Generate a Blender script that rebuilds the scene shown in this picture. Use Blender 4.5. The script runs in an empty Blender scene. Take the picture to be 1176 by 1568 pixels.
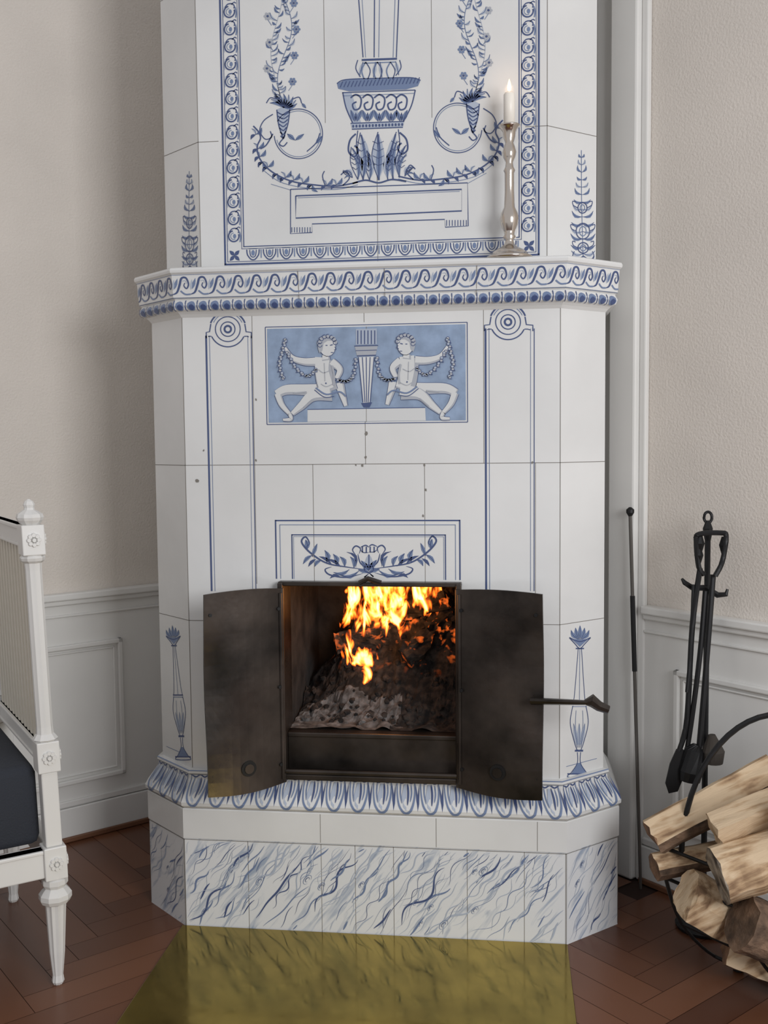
import bpy, bmesh, math, random
from mathutils import Vector, Matrix, noise
from mathutils.geometry import tessellate_polygon
random.seed(7)
scene = bpy.context.scene
scene.view_settings.view_transform = 'Standard'
PI = math.pi
# ------------------------------------------------------------------ camera
psi, pit, rl, FPX = math.radians(7), math.radians(4), 0.010, 1550.0
CAM = Vector((0.317, -2.30, 1.15))
Fv = Vector((-math.sin(psi)*math.cos(pit), math.cos(psi)*math.cos(pit), -math.sin(pit)))
Rv = Vector((math.cos(psi), math.sin(psi), 0))
Uv = Rv.cross(Fv)
Ri = (Rv - Uv*rl).normalized(); Ui = (Uv + Rv*rl).normalized()
def ray(u, v):
    return Fv*FPX + Ri*(u-588) - Ui*(v-784)
def onY(u, v, y):
    d = ray(u, v); return CAM + d*((y-CAM.y)/d.y)
cd = bpy.data.cameras.new('camera'); cam = bpy.data.objects.new('camera', cd)
scene.collection.objects.link(cam); scene.camera = cam
cd.sensor_fit = 'VERTICAL'; cd.sensor_height = 36; cd.sensor_width = 27; cd.lens = FPX/1568*36
cam.matrix_world = Matrix(((Ri.x, Ui.x, -Fv.x, CAM.x), (Ri.y, Ui.y, -Fv.y, CAM.y), (Ri.z, Ui.z, -Fv.z, CAM.z), (0, 0, 0, 1)))
cd.clip_start = 0.02

# ------------------------------------------------------------------ materials
def mat(name, col, rough=.5, metal=0, var=None, bump=None, emit=None, stretch=(1, 1, 1), col2=None, coat=0, rvar=None):
    m = bpy.data.materials.new(name); m.use_nodes = True
    nt = m.node_tree; N = nt.nodes; L = nt.links
    b = N['Principled BSDF']
    b.inputs['Base Color'].default_value = (*col, 1); b.inputs['Roughness'].default_value = rough
    b.inputs['Metallic'].default_value = metal
    if coat: b.inputs['Coat Weight'].default_value = coat; b.inputs['Coat Roughness'].default_value = .08
    tc = N.new('ShaderNodeTexCoord'); mp = N.new('ShaderNodeMapping'); mp.inputs['Scale'].default_value = stretch
    L.new(tc.outputs['Object'], mp.inputs[0])
    if var:
        n = N.new('ShaderNodeTexNoise'); n.inputs['Scale'].default_value = var[0]; n.inputs['Detail'].default_value = 6
        L.new(mp.outputs[0], n.inputs['Vector'])
        r = N.new('ShaderNodeValToRGB'); a = var[1]
        c1 = tuple(c*(1-a) for c in col); c2 = col2 if col2 else tuple(min(1, c*(1+a)) for c in col)
        r.color_ramp.elements[0].color = (*c1, 1); r.color_ramp.elements[1].color = (*c2, 1)
        r.color_ramp.elements[0].position = .32; r.color_ramp.elements[1].position = .68
        L.new(n.outputs['Fac'], r.inputs[0]); L.new(r.outputs[0], b.inputs['Base Color'])
    if rvar:
        n3 = N.new('ShaderNodeTexNoise'); n3.inputs['Scale'].default_value = rvar[0]; n3.inputs['Detail'].default_value = 5
        L.new(mp.outputs[0], n3.inputs['Vector']); q = N.new('ShaderNodeMapRange'); q.inputs[1].default_value = .3; q.inputs[2].default_value = .7
        q.inputs[3].default_value = rvar[1]; q.inputs[4].default_value = rvar[2]; L.new(n3.outputs['Fac'], q.inputs[0]); L.new(q.outputs[0], b.inputs['Roughness'])
    if bump:
        n2 = N.new('ShaderNodeTexNoise'); n2.inputs['Scale'].default_value = bump[0]; n2.inputs['Detail'].default_value = 4
        L.new(mp.outputs[0], n2.inputs['Vector'])
        bp = N.new('ShaderNodeBump'); bp.inputs['Strength'].default_value = bump[1]; bp.inputs['Distance'].default_value = .01
        L.new(n2.outputs['Fac'], bp.inputs['Height']); L.new(bp.outputs[0], b.inputs['Normal'])
    if emit:
        b.inputs['Emission Color'].default_value = (*emit[0], 1); b.inputs['Emission Strength'].default_value = emit[1]
    return m
TILE = mat('glazed_tile', (.69, .69, .68), .10, var=(2.5, .07), bump=(9, .18), rvar=(6, .06, .2))
INK = mat('cobalt_ink', (.06, .088, .20), .18)
BLUE = mat('cobalt_mid', (.16, .215, .35), .18)
LBLUE = mat('cobalt_pale', (.40, .45, .54), .18)
PBLUE = mat('panel_blue', (.255, .335, .47), .18, var=(30, .15))
WHT = mat('painted_white', (.63, .64, .64), .2)
SHADE = mat('painted_grey', (.39, .41, .45), .2)
JOINT = mat('tile_joint', (.20, .185, .165), .7)
PLAST = mat('wall_plaster', (.69, .635, .575), .85, var=(4, .04), bump=(160, .25))
WOODW = mat('white_painted_wood', (.71, .70, .675), .4, var=(5, .03))
IRON = mat('sheet_iron', (.020, .017, .015), .32, .6, var=(7, .45), bump=(9, .25), col2=(.080, .064, .054), rvar=(8, .2, .48))
BLACK = mat('black_iron', (.012, .012, .013), .45, .4)
SOOT = mat('sooty_brick', (.014, .012, .011), .9, var=(14, .6), bump=(30, .6), col2=(.045, .04, .036))
SILVER = mat('silver', (.62, .56, .50), .16, 1)
WAX = mat('candle_wax', (.85, .80, .72), .4)
NAVY = mat('navy_fabric', (.026, .030, .040), .9, bump=(300, .3))
CREAM = mat('cream_slats', (.66, .62, .53), .5)
BARK = mat('brown_bark', (.07, .046, .032), .9, var=(22, .5), bump=(40, .9), col2=(.24, .15, .095))
BARKW = mat('white_birch_bark', (.09, .065, .05), .85, var=(30, .5), bump=(50, .6), col2=(.50, .43, .34))
def grain(name, dirv, c1, c2, c3):
    m = bpy.data.materials.new(name); m.use_nodes = True; nt = m.node_tree; N = nt.nodes; L = nt.links; b = N['Principled BSDF']; b.inputs['Roughness'].default_value = .8
    tc = N.new('ShaderNodeTexCoord'); r0 = N.new('ShaderNodeMapping'); r0.inputs['Rotation'].default_value = (0, dirv, 0)
    mp = N.new('ShaderNodeMapping'); mp.inputs['Scale'].default_value = (5, 50, 50); L.new(tc.outputs['Object'], r0.inputs[0]); L.new(r0.outputs[0], mp.inputs[0])
    n = N.new('ShaderNodeTexNoise'); n.inputs['Scale'].default_value = 1.3; n.inputs['Detail'].default_value = 6; L.new(mp.outputs[0], n.inputs['Vector'])
    n2 = N.new('ShaderNodeTexNoise'); n2.inputs['Scale'].default_value = 12; n2.inputs['Detail'].default_value = 4; L.new(tc.outputs['Object'], n2.inputs['Vector'])
    k = N.new('ShaderNodeMath'); k.operation = 'MULTIPLY_ADD'; k.inputs[1].default_value = .9; L.new(n2.outputs['Fac'], k.inputs[0]); L.new(n.outputs['Fac'], k.inputs[2])
    r = N.new('ShaderNodeValToRGB'); e = r.color_ramp.elements; e[0].position = .72; e[0].color = (*c1, 1); e[1].position = 1.0; e[1].color = (*c3, 1); x = e.new(.86); x.color = (*c2, 1)
    L.new(k.outputs[0], r.inputs[0]); L.new(r.outputs[0], b.inputs['Base Color'])
    bp = N.new('ShaderNodeBump'); bp.inputs['Strength'].default_value = .6; bp.inputs['Distance'].default_value = .006; L.new(n.outputs['Fac'], bp.inputs['Height']); L.new(bp.outputs[0], b.inputs['Normal'])
    return m
CUT = grain('split_wood', math.radians(28), (.22, .13, .07), (.46, .31, .18), (.62, .47, .31))
ENDW = mat('log_end_grain', (.12, .06, .032), .85, var=(22, .4), bump=(50, .8), col2=(.36, .20, .11))
BRASS = mat('brass_sheet', (.36, .27, .065), .13, 1, var=(5, .25), bump=(5, .05), rvar=(25, .07, .22))

# parquet
PARQ = bpy.data.materials.new('parquet'); PARQ.use_nodes = True
nt = PARQ.node_tree; N = nt.nodes; L = nt.links; b = N['Principled BSDF']; b.inputs['Roughness'].default_value = .30
at = N.new('ShaderNodeAttribute'); at.attribute_name = 'shade'
rp = N.new('ShaderNodeValToRGB'); rp.color_ramp.elements[0].color = (.078, .028, .014, 1); rp.color_ramp.elements[1].color = (.165, .065, .031, 1)
nz = N.new('ShaderNodeTexNoise'); nz.inputs['Scale'].default_value = 25; nz.inputs['Detail'].default_value = 6
ad = N.new('ShaderNodeMath'); ad.operation = 'MULTIPLY_ADD'; ad.inputs[1].default_value = .6; 
L.new(nz.outputs['Fac'], ad.inputs[0]); L.new(at.outputs['Fac'], ad.inputs[2])
sb = N.new('ShaderNodeMath'); sb.operation = 'SUBTRACT'; sb.inputs[1].default_value = .3
L.new(ad.outputs[0], sb.inputs[0]); L.new(sb.outputs[0], rp.inputs[0]); L.new(rp.outputs[0], b.inputs['Base Color'])
GAP = mat('floor_gap', (.03, .012, .007), .8)

# marble glaze for plinth
MARB = mat('marbled_tile', (.70, .71, .72), .13)
nt = MARB.node_tree; N = nt.nodes; L = nt.links; b = N['Principled BSDF']
tc = N.new('ShaderNodeTexCoord'); mp0 = N.new('ShaderNodeMapping'); mp0.inputs['Rotation'].default_value = (0, math.radians(52), 0)
mp = N.new('ShaderNodeMapping'); mp.inputs['Scale'].default_value = (4.5, 8, 32)
n = N.new('ShaderNodeTexNoise'); n.inputs['Scale'].default_value = 1.6; n.inputs['Detail'].default_value = 6; n.inputs['Distortion'].default_value = .9
r = N.new('ShaderNodeValToRGB')
r.color_ramp.elements[0].position = .54; r.color_ramp.elements[0].color = (.69, .70, .71, 1)
r.color_ramp.elements[1].position = .70; r.color_ramp.elements[1].color = (.34, .395, .49, 1)
L.new(tc.outputs['Object'], mp0.inputs[0]); L.new(mp0.outputs[0], mp.inputs[0]); L.new(mp.outputs[0], n.inputs['Vector']); L.new(n.outputs['Fac'], r.inputs[0]); L.new(r.outputs[0], b.inputs['Base Color'])

def emis(name, col, st):
    m = bpy.data.materials.new(name); m.use_nodes = True; nt = m.node_tree; nt.nodes.clear()
    o = nt.nodes.new('ShaderNodeOutputMaterial'); e = nt.nodes.new('ShaderNodeEmission')
    e.inputs[0].default_value = (*col, 1); e.inputs[1].default_value = st
    nt.links.new(e.outputs[0], o.inputs[0])
    return m
FL_W = emis('candle_flame', (1, .72, .35), 3)
def flame_mat(name, zlo, zhi, xlo, xhi, bias):
    m = bpy.data.materials.new(name); m.use_nodes = True; nt = m.node_tree; nt.nodes.clear(); N = nt.nodes; L = nt.links
    o = N.new('ShaderNodeOutputMaterial'); e = N.new('ShaderNodeEmission'); t = N.new('ShaderNodeBsdfTransparent'); a = N.new('ShaderNodeAddShader')
    tc = N.new('ShaderNodeTexCoord'); sp = N.new('ShaderNodeSeparateXYZ'); L.new(tc.outputs['Object'], sp.inputs[0])
    mp = N.new('ShaderNodeMapping'); mp.inputs['Scale'].default_value = (36, 22, 14); L.new(tc.outputs['Object'], mp.inputs[0])
    n = N.new('ShaderNodeTexNoise'); n.inputs['Scale'].default_value = 1; n.inputs['Detail'].default_value = 2.5; n.inputs['Distortion'].default_value = 1.2; L.new(mp.outputs[0], n.inputs['Vector'])
    def MR(src, a0, a1, b0, b1):
        q = N.new('ShaderNodeMapRange'); q.interpolation_type = 'SMOOTHSTEP'
        for i, v in enumerate((a0, a1, b0, b1)): q.inputs[i+1].default_value = v
        L.new(src, q.inputs[0]); return q.outputs[0]
    def MT(op, p, q):
        k = N.new('ShaderNodeMath'); k.operation = op
        for i, v in enumerate((p, q)):
            if isinstance(v, (int, float)): k.inputs[i].default_value = v
            else: L.new(v, k.inputs[i])
        return k.outputs[0]
    h = zhi-zlo
    up = MR(sp.outputs['Z'], zlo+h*.35, zhi, 0, .26); dn = MR(sp.outputs['Z'], zlo, zlo+h*.22, .3, 0)
    xl = MR(sp.outputs['X'], xlo, xlo+.05, .3, 0); xr = MR(sp.outputs['X'], xhi-.05, xhi, 0, .3)
    v = MT('SUBTRACT', MT('SUBTRACT', MT('SUBTRACT', MT('SUBTRACT', n.outputs['Fac'], up), dn), xl), xr); v = MT('ADD', v, bias)
    r = N.new('ShaderNodeValToRGB'); cr_ = r.color_ramp; L.new(v, r.inputs[0])
    cr_.elements[0].position = .50; cr_.elements[0].color = (0, 0, 0, 1); cr_.elements[1].position = .72; cr_.elements[1].color = (1, .72, .30, 1)
    k = cr_.elements.new(.53); k.color = (.20, .022, .002, 1); k = cr_.elements.new(.575); k.color = (.8, .14, .01, 1); k = cr_.elements.new(.63); k.color = (1, .38, .05, 1)
    L.new(r.outputs[0], e.inputs[0]); e.inputs[1].default_value = 2.3
    L.new(t.outputs[0], a.inputs[0]); L.new(e.outputs[0], a.inputs[1]); L.new(a.outputs[0], o.inputs[0]); return m

# ------------------------------------------------------------------ mesh helpers
def empty(name):
    e = bpy.data.objects.new(name, None); scene.collection.objects.link(e); e.empty_display_size = .1; return e
def obj(name, verts, faces, mats, fm=None, parent=None, smooth=False, mw=None, recalc=True):
    me = bpy.data.meshes.new(name); me.from_pydata([tuple(v) for v in verts], [], faces)
    if not isinstance(mats, (list, tuple)): mats = [mats]
    for m in mats: me.materials.append(m)
    if fm: me.polygons.foreach_set('material_index', fm)
    if recalc:
        bm = bmesh.new(); bm.from_mesh(me); bmesh.ops.recalc_face_normals(bm, faces=bm.faces); bm.to_mesh(me); bm.free()
    if smooth:
        me.polygons.foreach_set('use_smooth', [True]*len(me.polygons))
    o = bpy.data.objects.new(name, me); scene.collection.objects.link(o)
    if mw is not None: o.matrix_world = mw
    if parent: o.parent = parent
    return o
class G:
    """geometry accumulator"""
    def __init__(s): s.v = []; s.f = []; s.m = []; s.mats = []
    def mi(s, m):
        if m not in s.mats: s.mats.append(m)
        return s.mats.index(m)
    def add(s, vs, fs, m):
        b = len(s.v); s.v += [Vector(v) for v in vs]; k = s.mi(m)
        for f in fs: s.f.append([i+b for i in f]); s.m.append(k)
    def box(s, x0, x1, y0, y1, z0, z1, m, T=None, bev=0):
        if bev:
            bm = bmesh.new(); bmesh.ops.create_cube(bm, size=1)
            for v in bm.verts: v.co = Vector((x0+(v.co.x+.5)*(x1-x0), y0+(v.co.y+.5)*(y1-y0), z0+(v.co.z+.5)*(z1-z0)))
            bmesh.ops.bevel(bm, geom=bm.edges[:], offset=bev, segments=2, affect='EDGES', profile=.5)
            bm.verts.index_update()
            vs = [v.co.copy() for v in bm.verts]; fs = [[v.index for v in f.verts] for f in bm.faces]; bm.free()
        else:
            vs = [Vector((x, y, z)) for x in (x0, x1) for y in (y0, y1) for z in (z0, z1)]
            fs = [(0, 1, 3, 2), (4, 6, 7, 5), (0, 4, 5, 1), (2, 3, 7, 6), (0, 2, 6, 4), (1, 5, 7, 3)]
        if T: vs = [T(v) for v in vs]
        s.add(vs, fs, m)
    def tube(s, pts, rad, m, n=8, T=None, flat=1):
        pts = [Vector(p) for p in pts]
        if not isinstance(rad, (list, tuple)): rad = [rad]*len(pts)
        vs = []; fs = []; up = Vector((.13, .21, .97))
        for i, p in enumerate(pts):
            t = (pts[min(i+1, len(pts)-1)]-pts[max(i-1, 0)]).normalized()
            u = up.cross(t)
            if u.length < .1: u = Vector((1, 0, 0)).cross(t)
            u.normalize(); w = t.cross(u)
            for k in range(n):
                a = 2*PI*k/n; vs.append(p+(u*math.cos(a)+w*math.sin(a)*flat)*rad[i])
        for i in range(len(pts)-1):
            for k in range(n): fs.append((i*n+k, i*n+(k+1) % n, (i+1)*n+(k+1) % n, (i+1)*n+k))
        fs.append(tuple(range(n))[::-1]); fs.append(tuple((len(pts)-1)*n+k for k in range(n)))
        if T: vs = [T(v) for v in vs]
        s.add(vs, fs, m)
    def lathe(s, prof, c, m, n=24, T=None, flute=0):
        vs = []; fs = []; c = Vector(c)
        for (r, z) in prof:
            for k in range(n):
                a = 2*PI*k/n; rr = r*(1-flute*(k % 2)); vs.append(c+Vector((rr*math.cos(a), rr*math.sin(a), z)))
        for i in range(len(prof)-1):
            for k in range(n): fs.append((i*n+k, i*n+(k+1) % n, (i+1)*n+(k+1) % n, (i+1)*n+k))
        fs.append(tuple(range(n))[::-1]); fs.append(tuple((len(prof)-1)*n+k for k in range(n)))
        if T: vs = [T(v) for v in vs]
        s.add(vs, fs, m)
    def make(s, name, parent=None, smooth=False, recalc=True, mw=None):
        return obj(name, s.v, s.f, s.mats, s.m, parent, smooth, mw, recalc)
def cr(pts, k=6):
    if len(pts) < 3: return [tuple(p) for p in pts]
    out = []; P = [pts[0]]+list(pts)+[pts[-1]]; d = len(pts[0])
    for i in range(1, len(P)-2):
        for j in range(k):
            t = j/k
            out.append(tuple(.5*((2*P[i][a])+(-P[i-1][a]+P[i+1][a])*t+(2*P[i-1][a]-5*P[i][a]+4*P[i+1][a]-P[i+2][a])*t*t+(-P[i-1][a]+3*P[i][a]-3*P[i+1][a]+P[i+2][a])*t**3) for a in range(d)))
    out.append(tuple(pts[-1])); return out

# ------------------------------------------------------------------ stove outline
BODY = [(-.54, .72), (-.54, .095), (-.434, 0), (.434, 0), (.54, .095), (.54, .34), (.15, .70)]
UPP = [(-.524, .70), (-.524, .17), (-.407, .07), (.407, .07), (.524, .17), (.524, .33), (.15, .68)]
def miters(poly):
    n = len(poly); out = []
    for i in range(n):
        a = Vector(poly[i-1]); p = Vector(poly[i]); c = Vector(poly[(i+1) % n])
        d1 = (p-a).normalized(); d2 = (c-p).normalized()
        n1 = Vector((d1.y, -d1.x)); n2 = Vector((d2.y, -d2.x))
        m = (n1+n2); m = m/(1+n1.dot(n2)); out.append(m)
    return out
MB = miters(BODY); MU = miters(UPP)
def loft(name, poly, mit, prof, m, parent, capt=True, capb=True):
    n = len(poly); vs = []; fs = []
    for (o, z) in prof:
        for i in range(n): vs.append((poly[i][0]+mit[i].x*o, poly[i][1]+mit[i].y*o, z))
    for j in range(len(prof)-1):
        for i in range(n): fs.append((j*n+i, j*n+(i+1) % n, (j+1)*n+(i+1) % n, (j+1)*n+i))
    if capb: fs.append(tuple(range(n))[::-1])
    if capt: fs.append(tuple((len(prof)-1)*n+i for i in range(n)))
    return obj(name, vs, fs, m, parent=parent)
stove = empty('tile_stove')
ZB, ZC = .36, 1.447
# plinth
loft('plinth', BODY, MB, [(.034, 0), (.034, .214), (.031, .216)], MARB, stove)
LEAFP = [(.036, .2165), (.036, .286), (.033, .290), (.040, .296), (.041, .304), (.034, .318), (.020, .338), (.010, .352), (.009, .362), (.013, .366), (.012, .372), (0, .374)]
loft('base_moulding', BODY, MB, LEAFP, TILE, stove)
CORP = [(0, 1.440), (.006, 1.447), (.012, 1.452), (.022, 1.456), (.026, 1.466), (.022, 1.474), (.020, 1.478), (.026, 1.483), (.030, 1.534), (.035, 1.538), (.036, 1.543), (.034, 1.548), (.03, 1.55)]
loft('cornice', BODY, MB, CORP, TILE, stove)
loft('upper_section', UPP, MU, [(0, 1.55), (0, 2.62), (.03, 2.63), (.03, 2.70)], TILE, stove)
# body with firebox opening
OX, OZ0, OZ1 = .205, .372, .822
g = G()
n = len(BODY)
for i in range(n):
    a = BODY[i]; c = BODY[(i+1) % n]
    if i == 2:
        def q(x0, x1, z0, z1): g.add([(x0, 0, z0), (x1, 0, z0), (x1, 0, z1), (x0, 0, z1)], [(0, 1, 2, 3)], TILE)
        q(-.434, -OX, .30, ZC); q(OX, .434, .30, ZC); q(-OX, OX, OZ1, ZC); q(-OX, OX, .30, OZ0)
    else:
        g.add([(*a, .30), (*c, .30), (*c, ZC), (*a, ZC)], [(0, 1, 2, 3)], TILE)
g.make('body', stove, recalc=False)
# firebox cavity
g = G()
x0, x1, y1, z0, z1 = -OX, OX, .44, OZ0, .98
vs = [(x0, 0, z0), (x1, 0, z0), (x1, y1, z0), (x0, y1, z0), (x0, 0, z1), (x1, 0, z1), (x1, y1, z1), (x0, y1, z1)]
g.add(vs, [(0, 1, 2, 3), (4, 5, 6, 7), (0, 3, 7, 4), (1, 2, 6, 5), (3, 2, 6, 7)], SOOT)
g.make('firebox', stove, recalc=False)
# iron frame, threshold
g = G()
g.box(-.212, -.200, -.030, .06, .366, .826, IRON, bev=.002)
g.box(.200, .212, -.030, .06, .366, .826, IRON, bev=.002)
g.box(-.212, .212, -.022, .05, .818, .828, IRON, bev=.002)
g.box(-.212, .212, -.034, .03, .364, .378, IRON, bev=.003)
g.box(-.200, .200, .004, .016, .378, .462, IRON, bev=.002)
g.box(-.200, .200, .000, .10, .456, .468, IRON, bev=.003)
g.tube([(-.20, -.034, .385), (.20, -.034, .385)], .006, IRON)
g.tube([(-.02, -.03, .828), (.0, -.032, .838), (.03, -.03, .828)], .006, IRON)
for s_ in (-1, 1):
    for zz in (.44, .60, .76):
        g.tube([(s_*.208, -.036, zz-.025), (s_*.208, -.036, zz+.025)], .007, IRON)
g.make('firebox_frame', stove)
# doors
def door(name, hx, hy, sgn, w, ang, parent, latch=False):
    g = G(); nu, nv = 10, 14; zt, zb = .815, .360; th = .005
    grids = []
    ca, sa = math.cos(ang), math.sin(ang)
    for side in (0, 1):
        row = []
        for i in range(nu+1):
            for j in range(nv+1):
                u = i/nu; v = j/nv
                bow = .010*math.sin(PI*u)+.006*math.sin(2*PI*v+1)*u*u
                d = bow+side*th
                nx, ny = -sgn*sa, -ca
                row.append((hx+sgn*u*w*ca+nx*d, hy-u*w*sa+ny*d, zb+(zt-zb)*v+.006*math.sin(3*u)*(1 if v > .5 else -1)))
        grids.append(row)
    vs = grids[0]+grids[1]; o = (nu+1)*(nv+1); fs = []
    id_ = lambda s, i, j: s*o+i*(nv+1)+j
    for i in range(nu):
        for j in range(nv):
            fs.append((id_(0, i, j), id_(0, i+1, j), id_(0, i+1, j+1), id_(0, i, j+1)))
            fs.append((id_(1, i, j), id_(1, i, j+1), id_(1, i+1, j+1), id_(1, i+1, j)))
    for i in range(nu):
        for j in (0, nv): fs.append((id_(0, i, j), id_(1, i, j), id_(1, i+1, j), id_(0, i+1, j)))
    for j in range(nv):
        for i in (0, nu): fs.append((id_(0, i, j), id_(1, i, j), id_(1, i, j+1), id_(0, i, j+1)))
    g.add(vs, fs, IRON)
    g.tube([(hx, hy, zb), (hx, hy, zt)], .006, IRON)
    nrm = Vector((sgn*-sa, -ca, 0))
    # folded edge flange at the hinge side
    for (u0, u1) in ((.03, .10),):
        a = Vector((hx+sgn*u0*w*ca, hy-u0*w*sa, 0))+nrm*.008; c = Vector((hx+sgn*u1*w*ca, hy-u1*w*sa, 0))+nrm*.010
        g.tube([a+Vector((0, 0, zb+.01)), a+Vector((0, 0, zt-.01))], .004, IRON)
    # air-hole disc and rim
    u = .5; c = Vector((hx+sgn*u*w*ca, hy-u*w*sa, zb+.052))+nrm*.014
    g.tube([c, c+nrm*.006], .018, BLACK, n=20); g.tube([c+nrm*.006, c+nrm*.009], .011, IRON, n=16)
    for uu, vv in ((.06, .1), (.06, .5), (.06, .9), (.93, .1), (.93, .9)):
        c = Vector((hx+sgn*uu*w*ca, hy-uu*w*sa, zb+(zt-zb)*vv))+nrm*.006; g.tube([c, c+nrm*.006], .004, BLACK)
    if latch:
        a = Vector((hx+sgn*.86*w*ca, hy-.86*w*sa-.022, .582))
        e = onY(903, 1076, a.y-.03); e2 = onY(932, 1087, a.y-.03)
        g.tube([a, a*.6+e*.4, e], [.016, .014, .010], IRON, flat=.5)
        g.tube([e-Vector((.010, 0, 0)), e+Vector((.004, 0, .005)), e*.5+e2*.5, e2], [.006, .014, .011, .009], IRON)
    return g.make(name, parent, smooth=False)
door('iron_door_left', -.202, -.034, -1, .188, math.radians(36), stove)
door('iron_door_right', .204, -.034, 1, .198, math.radians(17), stove, True)

# ------------------------------------------------------------------ painting system
class Flat:
    def __init__(s, a, b):
        s.a = Vector((a[0], a[1], 0)); d = Vector((b[0]-a[0], b[1]-a[1], 0)); s.L = d.length; s.d = d.normalized(); s.n = Vector((s.d.y, -s.d.x, 0)); s.k = .00149
    def px(s, u, v):
        r = ray(u, v); t = (s.a-CAM).dot(s.n)/r.dot(s.n); p = CAM+r*t
        return ((p-s.a).dot(s.d), p.z)
    def map(s, x, z, off): return s.a+s.d*x+s.n*off+Vector((0, 0, z))
class Mould:
    def __init__(s, poly, mit, i, prof):
        s.a, s.b = Vector(poly[i]), Vector(poly[i+1]); s.ma, s.mb = mit[i], mit[i+1]; s.L = (s.b-s.a).length
        d = (s.b-s.a).normalized(); s.n = Vector((d.y, -d.x)); s.prof = prof
        s.cum = [0]
        for j in range(1, len(prof)): s.cum.append(s.cum[-1]+math.hypot(prof[j][0]-prof[j-1][0], prof[j][1]-prof[j-1][1]))
        s.H = s.cum[-1]
    def map(s, x, t, off):
        t = min(max(t, 0), s.H-1e-6); j = 0
        while s.cum[j+1] < t: j += 1
        f = (t-s.cum[j])/max(1e-9, s.cum[j+1]-s.cum[j]); A, B = s.prof[j], s.prof[j+1]
        o = A[0]+(B[0]-A[0])*f; z = A[1]+(B[1]-A[1])*f
        dn = Vector((B[1]-A[1], -(B[0]-A[0]))).normalized()
        o2 = o+dn.x*off; z2 = z+dn.y*off
        p = (s.a+s.ma*o2).lerp(s.b+s.mb*o2, x/s.L); return Vector((p.x, p.y, z2))
PG = G()
def stroke(S, pts, w, m=INK, off=.0008, px=False, smooth=True, taper=0, k=6, closed=False):
    if closed: pts = list(pts)+[pts[0]]
    W = list(w) if isinstance(w, (list, tuple)) else [w]*len(pts)
    if px:
        pts = [S.px(*p) for p in pts]; W = [x*S.k for x in W]
    q = [(p[0], p[1], W[i]) for i, p in enumerate(pts)]
    if smooth and len(q) > 2: q = cr(q, k)
    n = len(q); vs = []
    for i in range(n):
        a = q[max(0, i-1)]; b = q[min(n-1, i+1)]
        if closed and i in (0, n-1): a = q[n-2]; b = q[1]
        tx, ty = b[0]-a[0], b[1]-a[1]; l = math.hypot(tx, ty) or 1
        t = i/(n-1); f = 1
        if taper == 1: f = max(.15, math.sin(PI*min(1, max(0, t)))**.6) if 0 < t < 1 else .15
        if taper == 2: f = max(.1, 1-t)
        h = abs(q[i][2])*.5*f; nx, ny = -ty/l*h, tx/l*h
        vs.append(S.map(q[i][0]+nx, q[i][1]+ny, off)); vs.append(S.map(q[i][0]-nx, q[i][1]-ny, off))
    PG.add(vs, [(2*i, 2*i+1, 2*i+3, 2*i+2) for i in range(n-1)], m)
def fill(S, pts, m=BLUE, off=.0006, px=False, smooth=False):
    if px: pts = [S.px(*p) for p in pts]
    if smooth: pts = cr(list(pts)+[pts[0]], 4)[:-1]
    tri = tessellate_polygon([[Vector((p[0], p[1], 0)) for p in pts]])
    PG.add([S.map(p[0], p[1], off) for p in pts], [tuple(t) for t in tri], m)
def ell(cx, cy, rx, ry, a0=0, a1=360, n=20, rot=0):
    o = []
    for i in range(n+1):
        a = math.radians(a0+(a1-a0)*i/n); x, y = rx*math.cos(a), ry*math.sin(a)
        o.append((cx+x*math.cos(rot)-y*math.sin(rot), cy+x*math.sin(rot)+y*math.cos(rot)))
    return o
def leaf(S, b, t, w, m=BLUE, curve=0, px=True, line=True, off=.0007):
    dx, dy = t[0]-b[0], t[1]-b[1]; l = math.hypot(dx, dy) or 1; nx, ny = -dy/l, dx/l
    def P(f, s): c = curve*math.sin(PI*f)*l; return (b[0]+dx*f+nx*(c+s*w), b[1]+dy*f+ny*(c+s*w))
    pts = [P(0, 0), P(.25, .38), P(.5, .5), P(.75, .32), P(1, 0), P(.75, -.32), P(.5, -.5), P(.25, -.38)]
    fill(S, pts, m, off, px)
    if line: stroke(S, [P(0, 0), P(.5, 0), P(.95, 0)], w*.16 if w*.16 > (.7 if px else .001) else (.7 if px else .001), INK, off+.0003, px)
UPF = Flat(UPP[2], UPP[3]); UPL = Flat(UPP[1], UPP[2]); UPR = Flat(UPP[3], UPP[4])
MF = Flat(BODY[2], BODY[3]); ML = Flat(BODY[1], BODY[2]); MR = Flat(BODY[3], BODY[4])
def rect(S, x0, x1, z0, z1, w, m=INK):
    for a, c in (((x0, z0), (x1, z0)), ((x1, z0), (x1, z1)), ((x1, z1), (x0, z1)), ((x0, z1), (x0, z0))): stroke(S, [a, c], w, m, smooth=False)
# --- tile joints
def J(S, p, w=.0015, px=True):
    q = [S.px(*a) for a in p] if px else p
    stroke(S, q, w, JOINT, .0004, smooth=False)
zj = .5*(MF.px(280, 712)[1]+MF.px(850, 709)[1])
J(MF, [(0, zj), (.868, zj)], px=False); J(ML, [(0, zj), (ML.L, zj)], px=False); J(MR, [(0, zj), (MR.L, zj)], px=False)
xm = lambda u, v=712: MF.px(u, v)[0]
for u, a, c in ((390, 1.447, zj), (390, zj, .82), (479, zj, .82), (650, zj, .82), (560, 1.20, zj), (741, 1.447, zj), (820, zj, .70), (560, 1.447, 1.42)):
    J(MF, [(xm(u), a), (xm(u), c)], px=False, w=.0012)
zs = MF.px(300, 950)[1]
for S in (ML, MR): J(S, [(0, zs), (S.L, zs)], px=False)
J(MF, [(0, zs), (.13, zs)], px=False); J(MF, [(.76, zs), (.868, zs)], px=False)
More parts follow.
